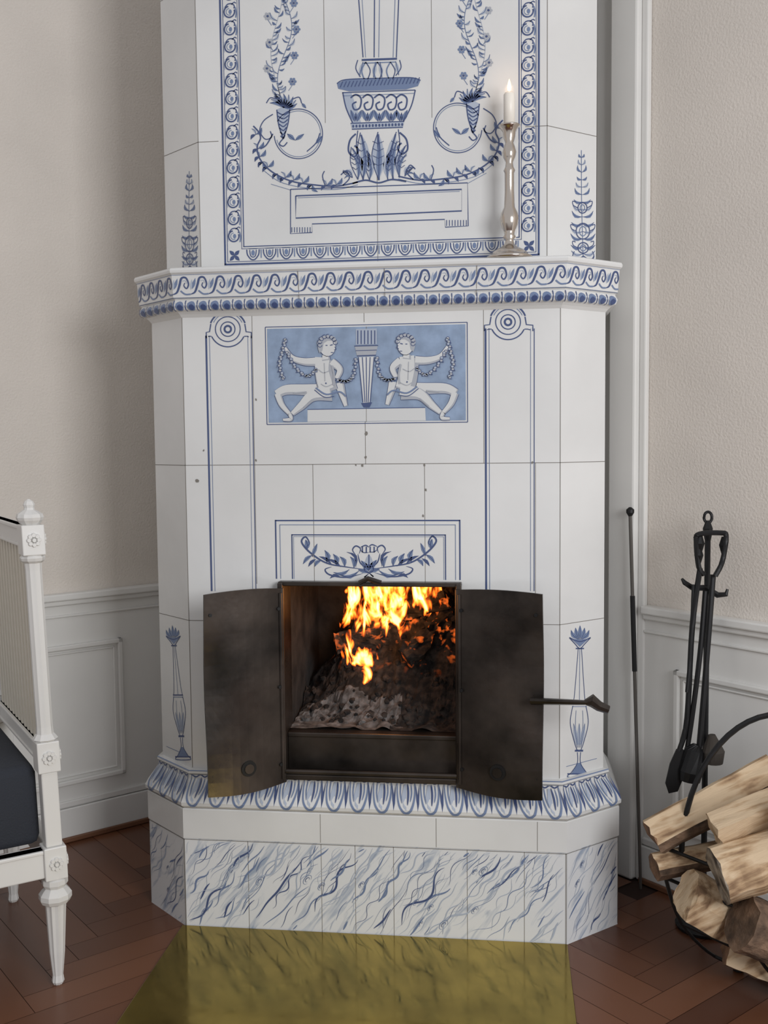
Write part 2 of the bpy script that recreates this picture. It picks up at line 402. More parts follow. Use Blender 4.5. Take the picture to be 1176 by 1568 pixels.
for e in (.0008, MF.L-.0008): J(MF, [(e, .376), (e, ZC)], px=False, w=.0016)
zu = UPF.px(320, 217)[1]; zu2 = zu+.37
for z in (zu, zu2):
    for S in (UPL, UPR): J(S, [(0, z), (S.L, z)], px=False)
    J(UPF, [(0, z), (.05, z)], px=False); J(UPF, [(UPF.L-.05, z), (UPF.L, z)], px=False)
for e in (.0008, UPF.L-.0008): J(UPF, [(e, 1.55), (e, 2.6)], px=False, w=.0016)
for u in (497, 661): 
    x = UPF.px(u, 100)[0]; J(UPF, [(x, zu+.03), (x, 2.6)], px=False, w=.0012)
x = UPF.px(578, 330)[0]; J(UPF, [(x, 1.55), (x, zu-.06)], px=False, w=.0012)
# small glaze chips along the joints
for (u, v, s) in ((302, 736, 3.5), (561, 664, 3), (560, 700, 2.2), (555, 712, 2.6), (650, 712, 2), (652, 750, 2.4), (648, 790, 1.8), (479, 850, 2), (392, 612, 1.8), (815, 708, 2), (545, 712, 1.6), (312, 690, 1.5), (860, 720, 1.8), (392, 705, 1.8)):
    rr = random.Random(u); S = MF
    if u < 856: fill(S, [(u+s*rr.uniform(.6, 1.2)*math.cos(a)*.8, v+s*rr.uniform(.7, 1.6)*math.sin(a)) for a in [k*PI/4 for k in range(8)]], JOINT, .0009, px=True)
# --- upper frame
xo0, xi0, xi1, xo1 = UPF.px(342, 250)[0], UPF.px(371, 250)[0], UPF.px(795, 250)[0], UPF.px(825, 250)[0]
zo = .5*(UPF.px(345, 407)[1]+UPF.px(827, 388)[1]); zi = .5*(UPF.px(373, 378)[1]+UPF.px(797, 363)[1])
ZT = 2.56
for (x0, x1, z0, w) in ((xo0, xo1, zo, .0042), (xo0+.006, xo1-.006, zo+.006, .0014), (xi0, xi1, zi, .0022), (xi0-.005, xi1+.005, zi-.005, .0012)):
    stroke(UPF, [(x0, ZT), (x0, z0)], w, smooth=False); stroke(UPF, [(x1, ZT), (x1, z0)], w, smooth=False); stroke(UPF, [(x0-w/2, z0), (x1+w/2, z0)], w, smooth=False)
def unit(S, cx, cz, ca, sa, shapes):
    for kind, pts, w, m in shapes:
        q = [(cx+ca*p[0]-sa*p[1], cz+sa*p[0]+ca*p[1]) for p in pts]
        if kind == 's': stroke(S, q, w, m, k=3)
        else: fill(S, q, m)
ringu = [('s', ell(-.002, 0, .0125, .0125, 100, 380, n=14), .0032, INK), ('s', ell(-.002, 0, .0075, .0075, 90, 300, n=10), .0016, BLUE), ('f', ell(0, 0, .004, .0055, n=8), 0, BLUE),
         ('s', [(-.012, .010), (-.006, .017), (.004, .018), (.010, .013), (.009, .007)], .0026, INK), ('s', [(.013, -.014), (.0145, -.002), (.012, .010)], .003, BLUE),
         ('s', [(-.015, -.012), (-.016, .0), (-.014, .012)], .0014, LBLUE), ('s', [(.003, .016), (.010, .021), (.014, .018)], .0022, INK)]
eggu = [('s', [(-.015, .012), (-.0135, .0), (-.006, -.010), (0, -.012), (.006, -.010), (.0135, 0), (.015, .012)], .0028, INK),
        ('s', [(-.008, .011), (-.006, -.002), (0, -.006), (.006, -.002), (.008, .011)], .0022, INK), ('f', ell(0, .004, .0045, .007, n=8), 0, BLUE),
        ('s', [(.0195, .012), (.0195, -.008)], .0026, BLUE), ('s', [(-.010, .0135), (.010, .0135)], .0016, BLUE)]
cz = zi-.02+.045
while cz < 2.53:
    unit(UPF, .5*(xo0+xi0)+.001, cz, 1, 0, ringu); unit(UPF, .5*(xo1+xi1)-.001, cz, 1, 0, ringu)
    cz += .0395
nx = 16; 
for i in range(nx):
    unit(UPF, xi0+.002+(i+.5)*(xi1-xi0-.004)/nx, .5*(zo+zi)+.001, 1, 0, eggu)
for xx in (.5*(xo0+xi0), .5*(xo1+xi1)):
    for a in range(4):
        t = a*PI/2+PI/4; c = (xx, .5*(zo+zi)); leaf(UPF, c, (c[0]+.017*math.cos(t), c[1]+.017*math.sin(t)), .009, INK, px=False, line=False)
# --- pedestal
def ps(pts, w=1.6, m=INK, S=UPF, **k): stroke(S, pts, w, m, px=True, **k)
def pl(pts, w=1.3, m=INK, S=UPF, **k): stroke(S, pts, w, m, px=True, smooth=False, **k)
pl([(445, 290), (716, 280), (717, 346), (682, 348), (681, 336), (478, 343), (478, 356), (445, 358), (445, 290)], 1.5)
pl([(453, 300), (707, 290), (707, 323), (453, 334), (453, 300)], 2); pl([(456, 303), (704, 293)], .8, BLUE)
pl([(415, 282), (445, 291)], .8, BLUE); pl([(716, 281), (745, 265)], .8, BLUE)
for a in range(8):
    pl([(447+a*4, 348), (447+a*4, 356)], 1.2); pl([(684+a*4.3, 337), (684+a*4.3, 346)], 1.2)
# --- column on urn
for a, c, w in ((545, 556, 1.6), (551, 560, .8), (574, 573, 1.6), (582, 580, 1), (607, 602, 1), (613, 607, 1.6)):
    pl([(a, -60), (c, 88)], w, INK if w > 1.5 else BLUE)
pl([(554, 92), (608, 90)], 3); pl([(556, 97), (606, 95)], 1.5, BLUE)
for x in (560, 578, 598): ps([(x, 95), (x-6, 108), (x-2, 122)], 2, BLUE); ps([(x, 95), (x+7, 108), (x+3, 122)], 1.5)
ps([(548, 92), (545, 105), (552, 118)], 1.5); ps([(612, 92), (614, 104), (606, 116)], 1.5)
for a, c in (((556, 95), (550, 118)), ((575, 95), (572, 120)), ((582, 95), (585, 120)), ((606, 94), (611, 116))): leaf(UPF, a, c, 6, LBLUE)
# --- urn
fill(UPF, [(516, 128), (530, 122), (628, 119), (644, 123), (640, 132), (622, 137), (535, 140), (518, 136)], BLUE, px=True)
for a in range(22): pl([(521+a*5.6, 134-a*.3), (525+a*5.6, 125-a*.3)], 1.3, INK, off=.0012)
ps([(516, 128), (530, 122), (580, 120), (628, 119), (644, 123)], 1.6)
pl([(524, 142), (636, 138)], 1.5); pl([(526, 147), (634, 143)], .9, BLUE)
fill(UPF, [(525, 142), (538, 142), (546, 165), (553, 188), (540, 188), (530, 165)], LBLUE, .0005, px=True)
ps([(525, 142), (530, 165), (540, 188)], 1.8); ps([(636, 138), (630, 162), (618, 186)], 1.8)
for i, x in enumerate((545, 563, 581, 599, 615)):
    ps([(x-8, 150), (x, 145), (x+8, 151), (x+6, 165), (x-2, 168), (x-5, 160), (x+1, 156)], 2.4, INK)
    leaf(UPF, (x-2, 186), (x-8, 168), 7, BLUE); leaf(UPF, (x+2, 186), (x+9, 168), 7, BLUE); leaf(UPF, (x, 186), (x, 172), 4, INK)
    ps([(x-6, 172), (x, 178), (x+6, 171)], 1, BLUE)
fill(UPF, [(537, 189), (619, 186), (617, 195), (539, 198)], LBLUE, px=True)
for a in range(16): fill(UPF, ell(541+a*5, 193.5-a*.18, 1.7, 2.5, n=6), INK, .0012, px=True)
pl([(537, 189), (619, 186)], 1.6); pl([(539, 198), (617, 195)], 1.6)
# urn lower body + acanthus
ps([(548, 200), (546, 225), (552, 250), (548, 275)], 1.5); ps([(610, 198), (612, 222), (606, 248), (612, 272)], 1.5)
for (bx, by, tx, ty, w, c) in ((548, 275, 538, 225, 12, .15), (556, 275, 552, 203, 15, .08), (580, 276, 579, 202, 20, 0), (602, 274, 607, 202, 15, -.08), (612, 272, 622, 222, 12, -.15),
                               (566, 276, 562, 230, 10, .1), (594, 275, 598, 230, 10, -.1), (540, 272, 525, 262, 7, .3), (620, 270, 634, 256, 7, -.3)):
    leaf(UPF, (bx, by), (tx, ty), w, LBLUE, c); leaf(UPF, (bx, by), (tx+2, ty+12), w*.45, BLUE, c, off=.0012)
    ps([(bx, by), ((bx+tx)/2-w*.5, (by+ty)/2), (tx, ty)], 1.3)
    for f in (.3, .45, .6, .75):
        mx_, my_ = bx+(tx-bx)*f, by+(ty-by)*f
        pl([(mx_, my_), (mx_-w*.42, my_-4)], .9, INK, off=.0016); pl([(mx_, my_), (mx_+w*.42, my_-4)], .9, INK, off=.0016)
ps([(545, 205), (536, 215), (534, 232), (543, 240), (549, 230), (543, 223)], 2.6); ps([(612, 203), (622, 213), (624, 229), (615, 236), (609, 226), (615, 219)], 2.6)
ps([(540, 281), (560, 276), (580, 280), (600, 275), (622, 278)], 2.5)
# --- swags either side
def side_orn(mx):
    X = (lambda p: p) if not mx else (lambda p: (1158-p[0], p[1]-9))
    def S_(pts, w=1.8, m=INK, **k): ps([X(p) for p in pts], w, m, **k)
    def L_(b, t, w, m=BLUE, c=0): leaf(UPF, X(b), X(t), w, m, -c if mx else c)
    S_([(548, 279), (515, 285), (480, 283), (445, 277), (415, 262), (398, 243), (394, 225), (399, 212), (396, 202), (388, 193)], 2.2)
    S_([(548, 283), (515, 290), (470, 288), (430, 279), (405, 262)], 1, BLUE)
    for x, y, s in ((410, 256, 1), (398, 240, 1), (425, 266, -1), (437, 272, 1), (450, 276, 1), (464, 280, 1), (478, 283, -1), (500, 284, 1), (515, 283, 1), (392, 206, 1), (403, 248, -1), (395, 228, 1)):
        L_((x, y), (x+9, y-11*s), 6, BLUE, .2); L_((x, y), (x-8, y+8), 5, INK, .2); L_((x, y), (x-7, y-9*s), 4, LBLUE, .2)
    S_([(498, 284), (494, 270), (497, 262)], 1.6); S_([(525, 284), (535, 273), (530, 262), (522, 268)], 1.8)
    S_(ell(457, 205, 37, 38, -150, 175, 32), 1.4); S_(ell(457, 205, 34, 35, -140, 165, 32), .9, BLUE)
    S_([(418, 175), (404, 185), (398, 200), (406, 213), (416, 210), (414, 201)], 1.6)
    S_([(418, 205), (408, 222), (399, 228)], 2, INK)
    S_([(470, 232), (484, 219), (490, 204)], 1.6); L_((484, 220), (494, 208), 7); L_((440, 205), (452, 215), 7); L_((452, 215), (466, 205), 6)
    # cornucopia
    fill(UPF, [X(p) for p in ((424, 168), (433, 163), (444, 166), (441, 190), (434, 212), (427, 192))], LBLUE, px=True)
    for i in range(7): S_([(425+i*.8, 172+i*6), (434, 176+i*6), (443-i*1.1, 171+i*6)], 1.8)
    S_([(424, 168), (427, 192), (434, 212)], 1.8); S_([(444, 166), (441, 190), (434, 212)], 1.8)
    S_([(434, 212), (428, 220), (434, 224), (440, 218)], 1.8)
    for a in range(9):
        t = PI*a/8; L_((434, 165), (434-24*math.cos(t)*.9, 162-15*math.sin(t)-4), 6, (BLUE, LBLUE)[a % 2], .15)
    S_([(408, 158), (414, 150), (424, 152)], 1.6); S_([(462, 158), (458, 149), (448, 152)], 1.6); L_((462, 158), (469, 166), 5)
    # climbing vines
    rnd = random.Random(3)
    S_([(436+11*math.sin(y/26.), y) for y in range(158, -70, -10)], 1.1, BLUE)
    S_([(424+9*math.sin(y/30.+2), y) for y in range(150, -70, -10)], .9, LBLUE)
    for i in range(74):
        y = 152-i*3.0; base = 436+11*math.sin(y/26.) if i % 2 else 424+9*math.sin(y/30.+2)
        s = rnd.choice((-1, 1)); l = rnd.uniform(6, 14)
        L_((base, y), (base+s*l*.9, y-l*.7+rnd.uniform(-5, 5)), rnd.uniform(2.5, 5), rnd.choice((BLUE, LBLUE, BLUE, LBLUE)), .2*s)
    for i in range(10):
        y = 125-i*20; fx = 431+(-1)**i*(17+(i*5) % 7)
        for a in range(6):
            t = a*2*PI/6; fill(UPF, ell(*X((fx+4.2*math.cos(t), y+4.2*math.sin(t))), 2.3, 2.3, n=6), SHADE if i % 2 else BLUE, px=True)
        fill(UPF, ell(*X((fx, y)), 2, 2, n=6), INK, .0012, px=True)
        S_([(fx, y+5), (fx-6*(-1)**i, y+14)], .9, BLUE)
side_orn(False); side_orn(True)
# --- upper chamfer sprays
def spray(S, base, sc=1):
    (x0, y0), (x1, y1) = base; n_ = 15
    stroke(S, [(x0, y0), (.5*(x0+x1)-1, .5*(y0+y1)), (x1, y1)], 1.4, BLUE, px=True)
    for i in range(n_):
        f = i/n_; x = x0+(x1-x0)*f; y = y0+(y1-y0)*f; wd = sc*(19*math.sin(PI*(.22+.7*f))*(1-f)+3)
        for s in (-1, 1):
            leaf(S, (x, y), (x+s*wd, y-8-4*f+(i % 3)*3), 5.5*(1-f*.4), (BLUE, LBLUE, BLUE)[i % 3], .25*s)
    for f0, rx, ry in ((.12, 7, 8), (.27, 9, 12), (.48, 6, 8)):
        cx, cy = x0+(x1-x0)*f0, y0+(y1-y0)*f0
        stroke(S, ell(cx, cy, rx*sc, ry, n=14), 1.7, INK, px=True, off=.0013); stroke(S, ell(cx, cy, rx*.5*sc, ry*.6, n=10), 1.4, BLUE, px=True, off=.0013)
        for s in (-1, 1): stroke(S, [(cx+s*rx*sc, cy), (cx+s*(rx+6)*sc, cy-4), (cx+s*(rx+7)*sc, cy-10), (cx+s*(rx+3)*sc, cy-9)], 1.4, INK, px=True)
    for s in (-1, 1): stroke(S, [(x0, y0-8), (x0+s*9*sc, y0-2), (x0+s*14*sc, y0-8), (x0+s*12*sc, y0-15)], 1.6, INK, px=True)
spray(UPL, ((291, 415), (290, 262)), .75); spray(UPR, ((893, 400), (890, 230)), 1.15)
# --- middle: keyed columns
def keycol(cx, cy, xl, xr, thickL):
    def M_(pts, w, m=INK, **k): stroke(MF, pts, w, m, px=True, **k)
    for r_, w in ((19, 1.5), (11, 1.6), (5, 3)): M_(ell(cx, cy, r_, r_, n=24), w)
    M_(ell(cx, cy, 28, 27, 200, 340, 18), 2.4); M_(ell(cx, cy, 24, 24, 205, 335, 18), 1, BLUE)
    M_(ell(cx, cy, 27, 27, 25, 155, 18), 1.8)
    for s, xe in ((-1, xl[0]), (1, xr[0])):
        M_([(cx+s*26, cy-8), (cx+s*28, cy+4), (xe, cy+5), (xe, cy+14)], 1.8, smooth=False)
        M_([(cx+s*25, cy+11), (cx+s*30, cy+11), (xe-s*4, cy+12)], 1.4, smooth=False)
    def V(xx, dz, w, m=INK):
        a = MF.px(xx[0], cy+10); c = MF.px(xx[1], 905); x = (a[0]+c[0])/2+dz
        stroke(MF, [(x, a[1]), (x, c[1])], w, m, smooth=False)
    V(xl, 0, .0042); V(xl, .008, .0013, BLUE); V(xr, 0, .0018); V(xr, -.008, .0011, BLUE)
keycol(349, 504, (316, 324), (385, 392), 1); keycol(778, 493, (742, 746), (816, 820), 1)
# --- blue relief panel
x0, x1 = MF.px(410, 560)[0], MF.px(713, 560)[0]; z1 = .5*(MF.px(410, 503)[1]+MF.px(712, 497)[1]); z0 = .5*(MF.px(410, 647)[1]+MF.px(714, 644)[1])
fill(MF, [(x0, z0), (x1, z0), (x1, z1), (x0, z1)], PBLUE, .0006)
rect(MF, x0-.004, x1+.004, z0-.004, z1+.004, .0018); 
fill(MF, [(471, 627), (651, 624), (652, 644), (471, 646)], WHT, .0010, px=True); pl([(471, 627), (651, 624)], 1.2, INK, MF, off=.0013)
pl([(561, 500), (561, 646)], .8, JOINT, MF, off=.0011)
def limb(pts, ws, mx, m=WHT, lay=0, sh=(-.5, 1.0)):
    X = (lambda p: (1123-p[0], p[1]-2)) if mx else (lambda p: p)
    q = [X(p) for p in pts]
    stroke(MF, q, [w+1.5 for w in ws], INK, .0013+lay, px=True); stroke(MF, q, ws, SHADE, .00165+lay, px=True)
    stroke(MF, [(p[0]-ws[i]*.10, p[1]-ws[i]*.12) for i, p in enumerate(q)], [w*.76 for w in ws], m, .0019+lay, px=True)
def cherub(mx):
    X = (lambda p: (1123-p[0], p[1]-2)) if mx else (lambda p: p)
    def C(cx, cy, rx, ry, m, off, ln=True):
        c = X((cx, cy)); 
        if ln: fill(MF, ell(*c, rx+.8, ry+.8, n=18), INK, off-.0003, px=True)
        fill(MF, ell(*c, rx, ry, n=18), m, off, px=True)
    def K(pts, w=1.2, m=SHADE, off=.0036): stroke(MF, [X(p) for p in pts], w, m, off, px=True)
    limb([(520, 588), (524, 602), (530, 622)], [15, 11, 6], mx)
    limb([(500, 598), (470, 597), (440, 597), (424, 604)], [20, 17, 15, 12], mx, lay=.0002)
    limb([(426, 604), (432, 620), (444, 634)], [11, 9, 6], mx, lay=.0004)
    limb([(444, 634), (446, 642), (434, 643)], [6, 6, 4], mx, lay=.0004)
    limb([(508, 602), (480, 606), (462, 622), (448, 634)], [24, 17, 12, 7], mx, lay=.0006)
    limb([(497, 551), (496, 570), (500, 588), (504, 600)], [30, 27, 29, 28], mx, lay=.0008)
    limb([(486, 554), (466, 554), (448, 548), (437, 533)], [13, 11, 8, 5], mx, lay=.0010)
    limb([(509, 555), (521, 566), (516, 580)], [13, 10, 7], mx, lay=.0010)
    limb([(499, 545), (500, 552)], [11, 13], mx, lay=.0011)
    C(502, 531, 12, 14.5, WHT, .0033)
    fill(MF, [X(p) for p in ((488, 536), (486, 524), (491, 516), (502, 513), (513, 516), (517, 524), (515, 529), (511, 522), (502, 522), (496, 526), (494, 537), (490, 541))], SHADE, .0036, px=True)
    for a in range(8):
        t = PI*(.92+a*.15); cc = (502+12*math.cos(t), 526+11*math.sin(t)); stroke(MF, ell(*X(cc), 3.2, 3, 0, 290, n=8), 1, INK, .0039, px=True)
    K([(506, 529), (510, 528)], 1.4, INK, .0039); K([(513, 531), (515, 535), (512, 536)], .9, INK, .0039); K([(507, 540), (511, 540)], 1.1, INK, .0039); K([(499, 529), (502, 529)], 1.2, INK, .0039)
    K([(488, 566), (496, 571), (506, 567)]); K([(492, 588), (500, 592), (510, 588)]); K([(497, 556), (498, 584)], 1); K([(499, 586), (500, 588)], 2, INK)
    K([(484, 594), (500, 604), (520, 600), (530, 607)], 2.4, BLUE); K([(482, 597), (497, 608), (512, 607)], 1.2, INK); K([(470, 600), (450, 602)], 1.8); K([(480, 612), (466, 624)], 1.8)
    K([(509, 560), (512, 575), (511, 590)], 3)
    # garland
    for P_ in ([(437, 520), (432, 540), (428, 560), (434, 580)], [(440, 540), (452, 562), (470, 576), (484, 566)], [(518, 582), (530, 584), (541, 575), (545, 550)]):
        for i, p in enumerate(cr(P_, 6)):
            C(p[0]+(i % 2)*1.6, p[1], 2.0, 1.7, (SHADE, LBLUE)[i % 2], .0038, True)
            leaf(MF, X(p), X((p[0]+(4 if i % 2 else -4), p[1]+3)), 2.5, INK if i % 3 else BLUE, line=False, off=.0033)
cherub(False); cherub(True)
def F(pts, m, off): fill(MF, pts, m, off, px=True)
F([(545, 504), (577, 503), (577, 527), (545, 528)], LBLUE, .0014)
for i in range(6): pl([(548+i*5.2, 506), (548+i*5.2, 527)], 1.6, INK, MF, off=.0018)
F([(543, 529), (579, 528), (575, 545), (547, 546)], SHADE, .0014); pl([(543, 530), (579, 529)], 1.6, INK, MF, off=.0018); pl([(547, 545), (576, 544)], 1.6, INK, MF, off=.0018); pl([(545, 537), (577, 536)], 1, INK, MF, off=.0018)
F([(549, 547), (573, 546), (567, 616), (556, 617)], WHT, .0014)
for a, c in ((549, 556), (555, 559), (561, 561.5), (567, 564), (573, 567)): pl([(a, 547), (c, 616)], 1.3, INK, MF, off=.0018)
F([(553, 617), (570, 616), (566, 624), (557, 624)], INK, .0016)
# --- over-door panel
def fr(u0, u1, v, dx, w, m=INK):
    a = MF.px(u0, v)[0]+dx; c = MF.px(u1, v)[0]-dx; z = .5*(MF.px(u0, v)[1]+MF.px(u1, v)[1])-dx
    stroke(MF, [(a, z), (c, z)], w, m, smooth=False); stroke(MF, [(a, .832), (a, z+w/2)], w, m, smooth=False); stroke(MF, [(c, .832), (c, z+w/2)], w, m, smooth=False)
fr(422, 704, 797, 0, .0032); fr(422, 704, 797, .010, .0015, BLUE); fr(447, 682, 819, 0, .0026); fr(447, 682, 819, .004, .001, BLUE)
def over(mx):
    X = (lambda p: (1130-p[0], p[1]-1)) if mx else (lambda p: p)
    def K(pts, w=1.6, m=INK): stroke(MF, [X(p) for p in pts], w, m, px=True, taper=1)
    def L_(b, t, w, m=BLUE, c=0): leaf(MF, X(b), X(t), w, m, -c if mx else c)
    K([(560, 872), (530, 868), (500, 862), (475, 846), (462, 830), (468, 822), (474, 832), (468, 838)], 2.8)
    K([(556, 878), (530, 884), (505, 880), (498, 872), (508, 868)], 2.4)
    for (bx, by, tx, ty, w, c) in ((470, 842, 468, 826, 8, .1), (478, 852, 486, 832, 6, 0), (492, 858, 482, 868, 6, .2), (478, 850, 464, 864, 6, .1), (500, 862, 497, 842, 8, .2), (515, 866, 510, 848, 8, .2), (528, 868, 520, 852, 7, .2),
                                   (542, 870, 536, 852, 7, .2), (545, 868, 530, 845, 5, .3), (535, 872, 510, 876, 6, -.2), (550, 874, 520, 880, 6, -.2), (520, 882, 505, 886, 5, .2),
                                   (508, 864, 488, 852, 5, .1), (522, 868, 500, 856, 5, .1), (484, 856, 472, 868, 5, .1)):
        L_((bx, by), (tx, ty), w, (BLUE if w > 5 else INK), c)
    K([(545, 850), (540, 842), (545, 836), (552, 840), (550, 848)], 2.2); K([(552, 838), (560, 835), (565, 838)], 2)
    K([(552, 842), (557, 846), (565, 846)], 1.4); K([(548, 848), (552, 862), (562, 870)], 2)
    L_((565, 874), (553, 858), 8); L_((565, 876), (548, 872), 7); K([(565, 878), (558, 884), (563, 880)], 2)
over(False); over(True)
leaf(MF, (565, 872), (565, 848), 12, LBLUE); stroke(MF, ell(565, 871, 7, 6, n=12), 2, INK, px=True)
for i in range(4): pl([(555+i*6, 837), (555+i*6, 846)], 2, INK, MF)
# --- chamfer candelabra
def candel(S, pts, hw):
    (ax, ay), (bx, by) = pts
    def A(f, s=0): return (ax+(bx-ax)*f+s, ay+(by-ay)*f)
    def K(q, w=1.5, m=INK): stroke(S, q, w, m, px=True)
    for s in (-1.4, -.7, 0, .7, 1.4): leaf(S, A(.10, s*2), (A(.0, s*8*hw)[0], A(0.01)[1]+abs(s)*5), 5*hw, BLUE, .1*s)
    K([A(.09, -13*hw), A(.115, 0), A(.09, 13*hw)], 2); K([A(.09, -13*hw), A(.13, -6*hw), A(.16, 0), A(.13, 6*hw), A(.09, 13*hw)], 1.6)
    fill(S, [A(.10, -10*hw), A(.10, 10*hw), A(.15, 0)], BLUE, px=True)
    K([A(.16, -5*hw), A(.16, 5*hw)], 2)
    K([A(.16, -2*hw), A(.45, -6*hw), A(.52, -8*hw)], 1.2); K([A(.16, 2*hw), A(.45, 6*hw), A(.52, 8*hw)], 1.2); K([A(.16), A(.52)], 1, BLUE)
    K([A(.52, -9*hw), A(.52, 9*hw)], 2); K([A(.535, -9*hw), A(.535, 9*hw)], 1, BLUE)
    K([A(.53, -8*hw), A(.64, -11*hw), A(.76, -6*hw), A(.82, -2*hw)], 1.4); K([A(.53, 8*hw), A(.64, 11*hw), A(.76, 6*hw), A(.82, 2*hw)], 1.4)
    for s in (-1, 0, 1): leaf(S, A(.80, s*2*hw), A(.64, s*7*hw), 5*hw, LBLUE); 
    for s in (-.5, .5): K([A(.56, s*8*hw), A(.66, s*9*hw), A(.78, s*3*hw)], 1, BLUE)
    K([A(.82, -5*hw), A(.82, 5*hw)], 3); K([A(.83, -2*hw), A(.90, -2*hw), A(.96, -9*hw), A(.99, -13*hw), A(.99, 13*hw), A(.96, 9*hw), A(.90, 2*hw), A(.83, 2*hw)], 1.4)
    fill(S, [A(.90, -2*hw), A(.97, -9*hw), A(.97, 9*hw), A(.90, 2*hw)], BLUE, px=True)
    K([A(.97, -14*hw), A(.97, 14*hw)], 2)
candel(ML, ((264, 955), (281, 1165)), .85); candel(MR, ((888, 955), (886, 1192)), 1.25)
stroke(ML, [(.02, .40), (.12, .40)], .0014, BLUE, smooth=False); stroke(MR, [(.02, .40), (.12, .40)], .0014, BLUE, smooth=False)
# --- cornice and base moulding ornament
for i in (1, 2, 3):
    S = Mould(BODY, MB, i, CORP); c = S.cum
    t0, t1 = c[7]+.001, c[8]-.001; h = t1-t0; nU = max(1, round(S.L/.0405)); p = S.L/nU
    for a in range(nU):
        b0 = a*p
        pts = [(b0+p*x, t0+h*y) for x, y in ((.02, .12), (.25, .22), (.42, .55), (.55, .85), (.80, .86), (.92, .58), (.80, .38), (.66, .50), (.72, .64))]
        stroke(S, pts, [.002, .004, .005, .0045, .004, .0035, .003, .0025, .002], INK, .001, k=4)
        stroke(S, [(b0+p*.45, t0+h*.28), (b0+p*.7, t0+h*.12), (b0+p, t0+h*.12)], .0035, BLUE, .001)
        stroke(S, [(b0+p*.60, t0+h*.72), (b0+p*.75, t0+h*.74), (b0+p*.82, t0+h*.6)], .0015, LBLUE, .001)
        leaf(S, (b0+p*.1, t0+h*.35), (b0+p*.32, t0+h*.85), .007, BLUE, px=False, line=False); leaf(S, (b0+p*.02, t0+h*.3), (b0+p*.12, t0+h*.8), .005, LBLUE, px=False, line=False)
    for t in (c[7]-.001, c[8]-.0005): stroke(S, [(0, t), (S.L*.5, t), (S.L, t)], .0018, BLUE, .001, k=2)
    nU = max(1, round(S.L/.027)); p = S.L/nU; e0, e1 = c[3]-.006, c[5]+.002; tm = .5*(e0+e1)
    for a in range(nU):
        fill(S, ell((a+.5)*p, tm, p*.36, (e1-e0)*.42, n=12), BLUE, .0016)
        fill(S, ell((a+.5)*p+.001, tm-.002, p*.25, (e1-e0)*.22, n=8), INK, .0022)
        stroke(S, [(a*p, e0), (a*p, tm), (a*p, e1)], .0022, INK, .0016, k=2)
    for xx in ((.33, .55, .78) if i == 2 else ()):
        stroke(S, [(S.L*xx, c[3]), (S.L*xx, c[8])], .0014, JOINT, .0018, smooth=False)
    S = Mould(BODY, MB, i, LEAFP); c = S.cum
    t0, t1 = c[3], c[8]; h = t1-t0; nU = max(2, round(S.L/.0545)); p = S.L/nU; skew = 0
    for a in range(nU):
        x = (a+.5)*p; Q = lambda u, v: (x+u*p, t0+h*v)
        fill(S, [Q(-.10, .9), Q(-.2, .5), Q(-.12, .2), Q(0, .1), Q(.0, .9)], LBLUE, .0012)
        stroke(S, [Q(-.40, 1.0), Q(-.38, .6), Q(-.30, .25), Q(-.12, .05), Q(.04, .02), Q(.20, .12), Q(.32, .40), Q(.36, .75), Q(.34, 1.0)], [.0015, .003, .004, .005, .0055, .005, .004, .003, .002], BLUE, .0014, k=4)
        stroke(S, [Q(.05, .92), Q(.08, .6), Q(.05, .25)], .0045, INK, .0018, taper=1)
        stroke(S, [Q(.20, .9), Q(.22, .6), Q(.16, .35)], .003, BLUE, .0018, taper=1)
        stroke(S, [Q(-.24, .95), Q(-.25, .6), Q(-.18, .3)], .003, BLUE, .0018, taper=1)
        fill(S, [Q(.38, .95), Q(.48, .55), Q(.56, .95), Q(.53, .3), Q(.47, .08), Q(.42, .4)], INK, .0014)
        stroke(S, [Q(-.42, 1.02), Q(-.2, .93), Q(0, 1.0), Q(.2, .93), Q(.38, 1.02)], .003, INK, .0018)
    for t in (c[8]+.002, c[10]): stroke(S, [(0, t), (S.L*.5, t), (S.L, t)], .0018, BLUE, .001, k=2)
    J(S, [(0, c[2]-.001), (S.L*.5, c[2]-.001), (S.L, c[2]-.001)], px=False, w=.0012)
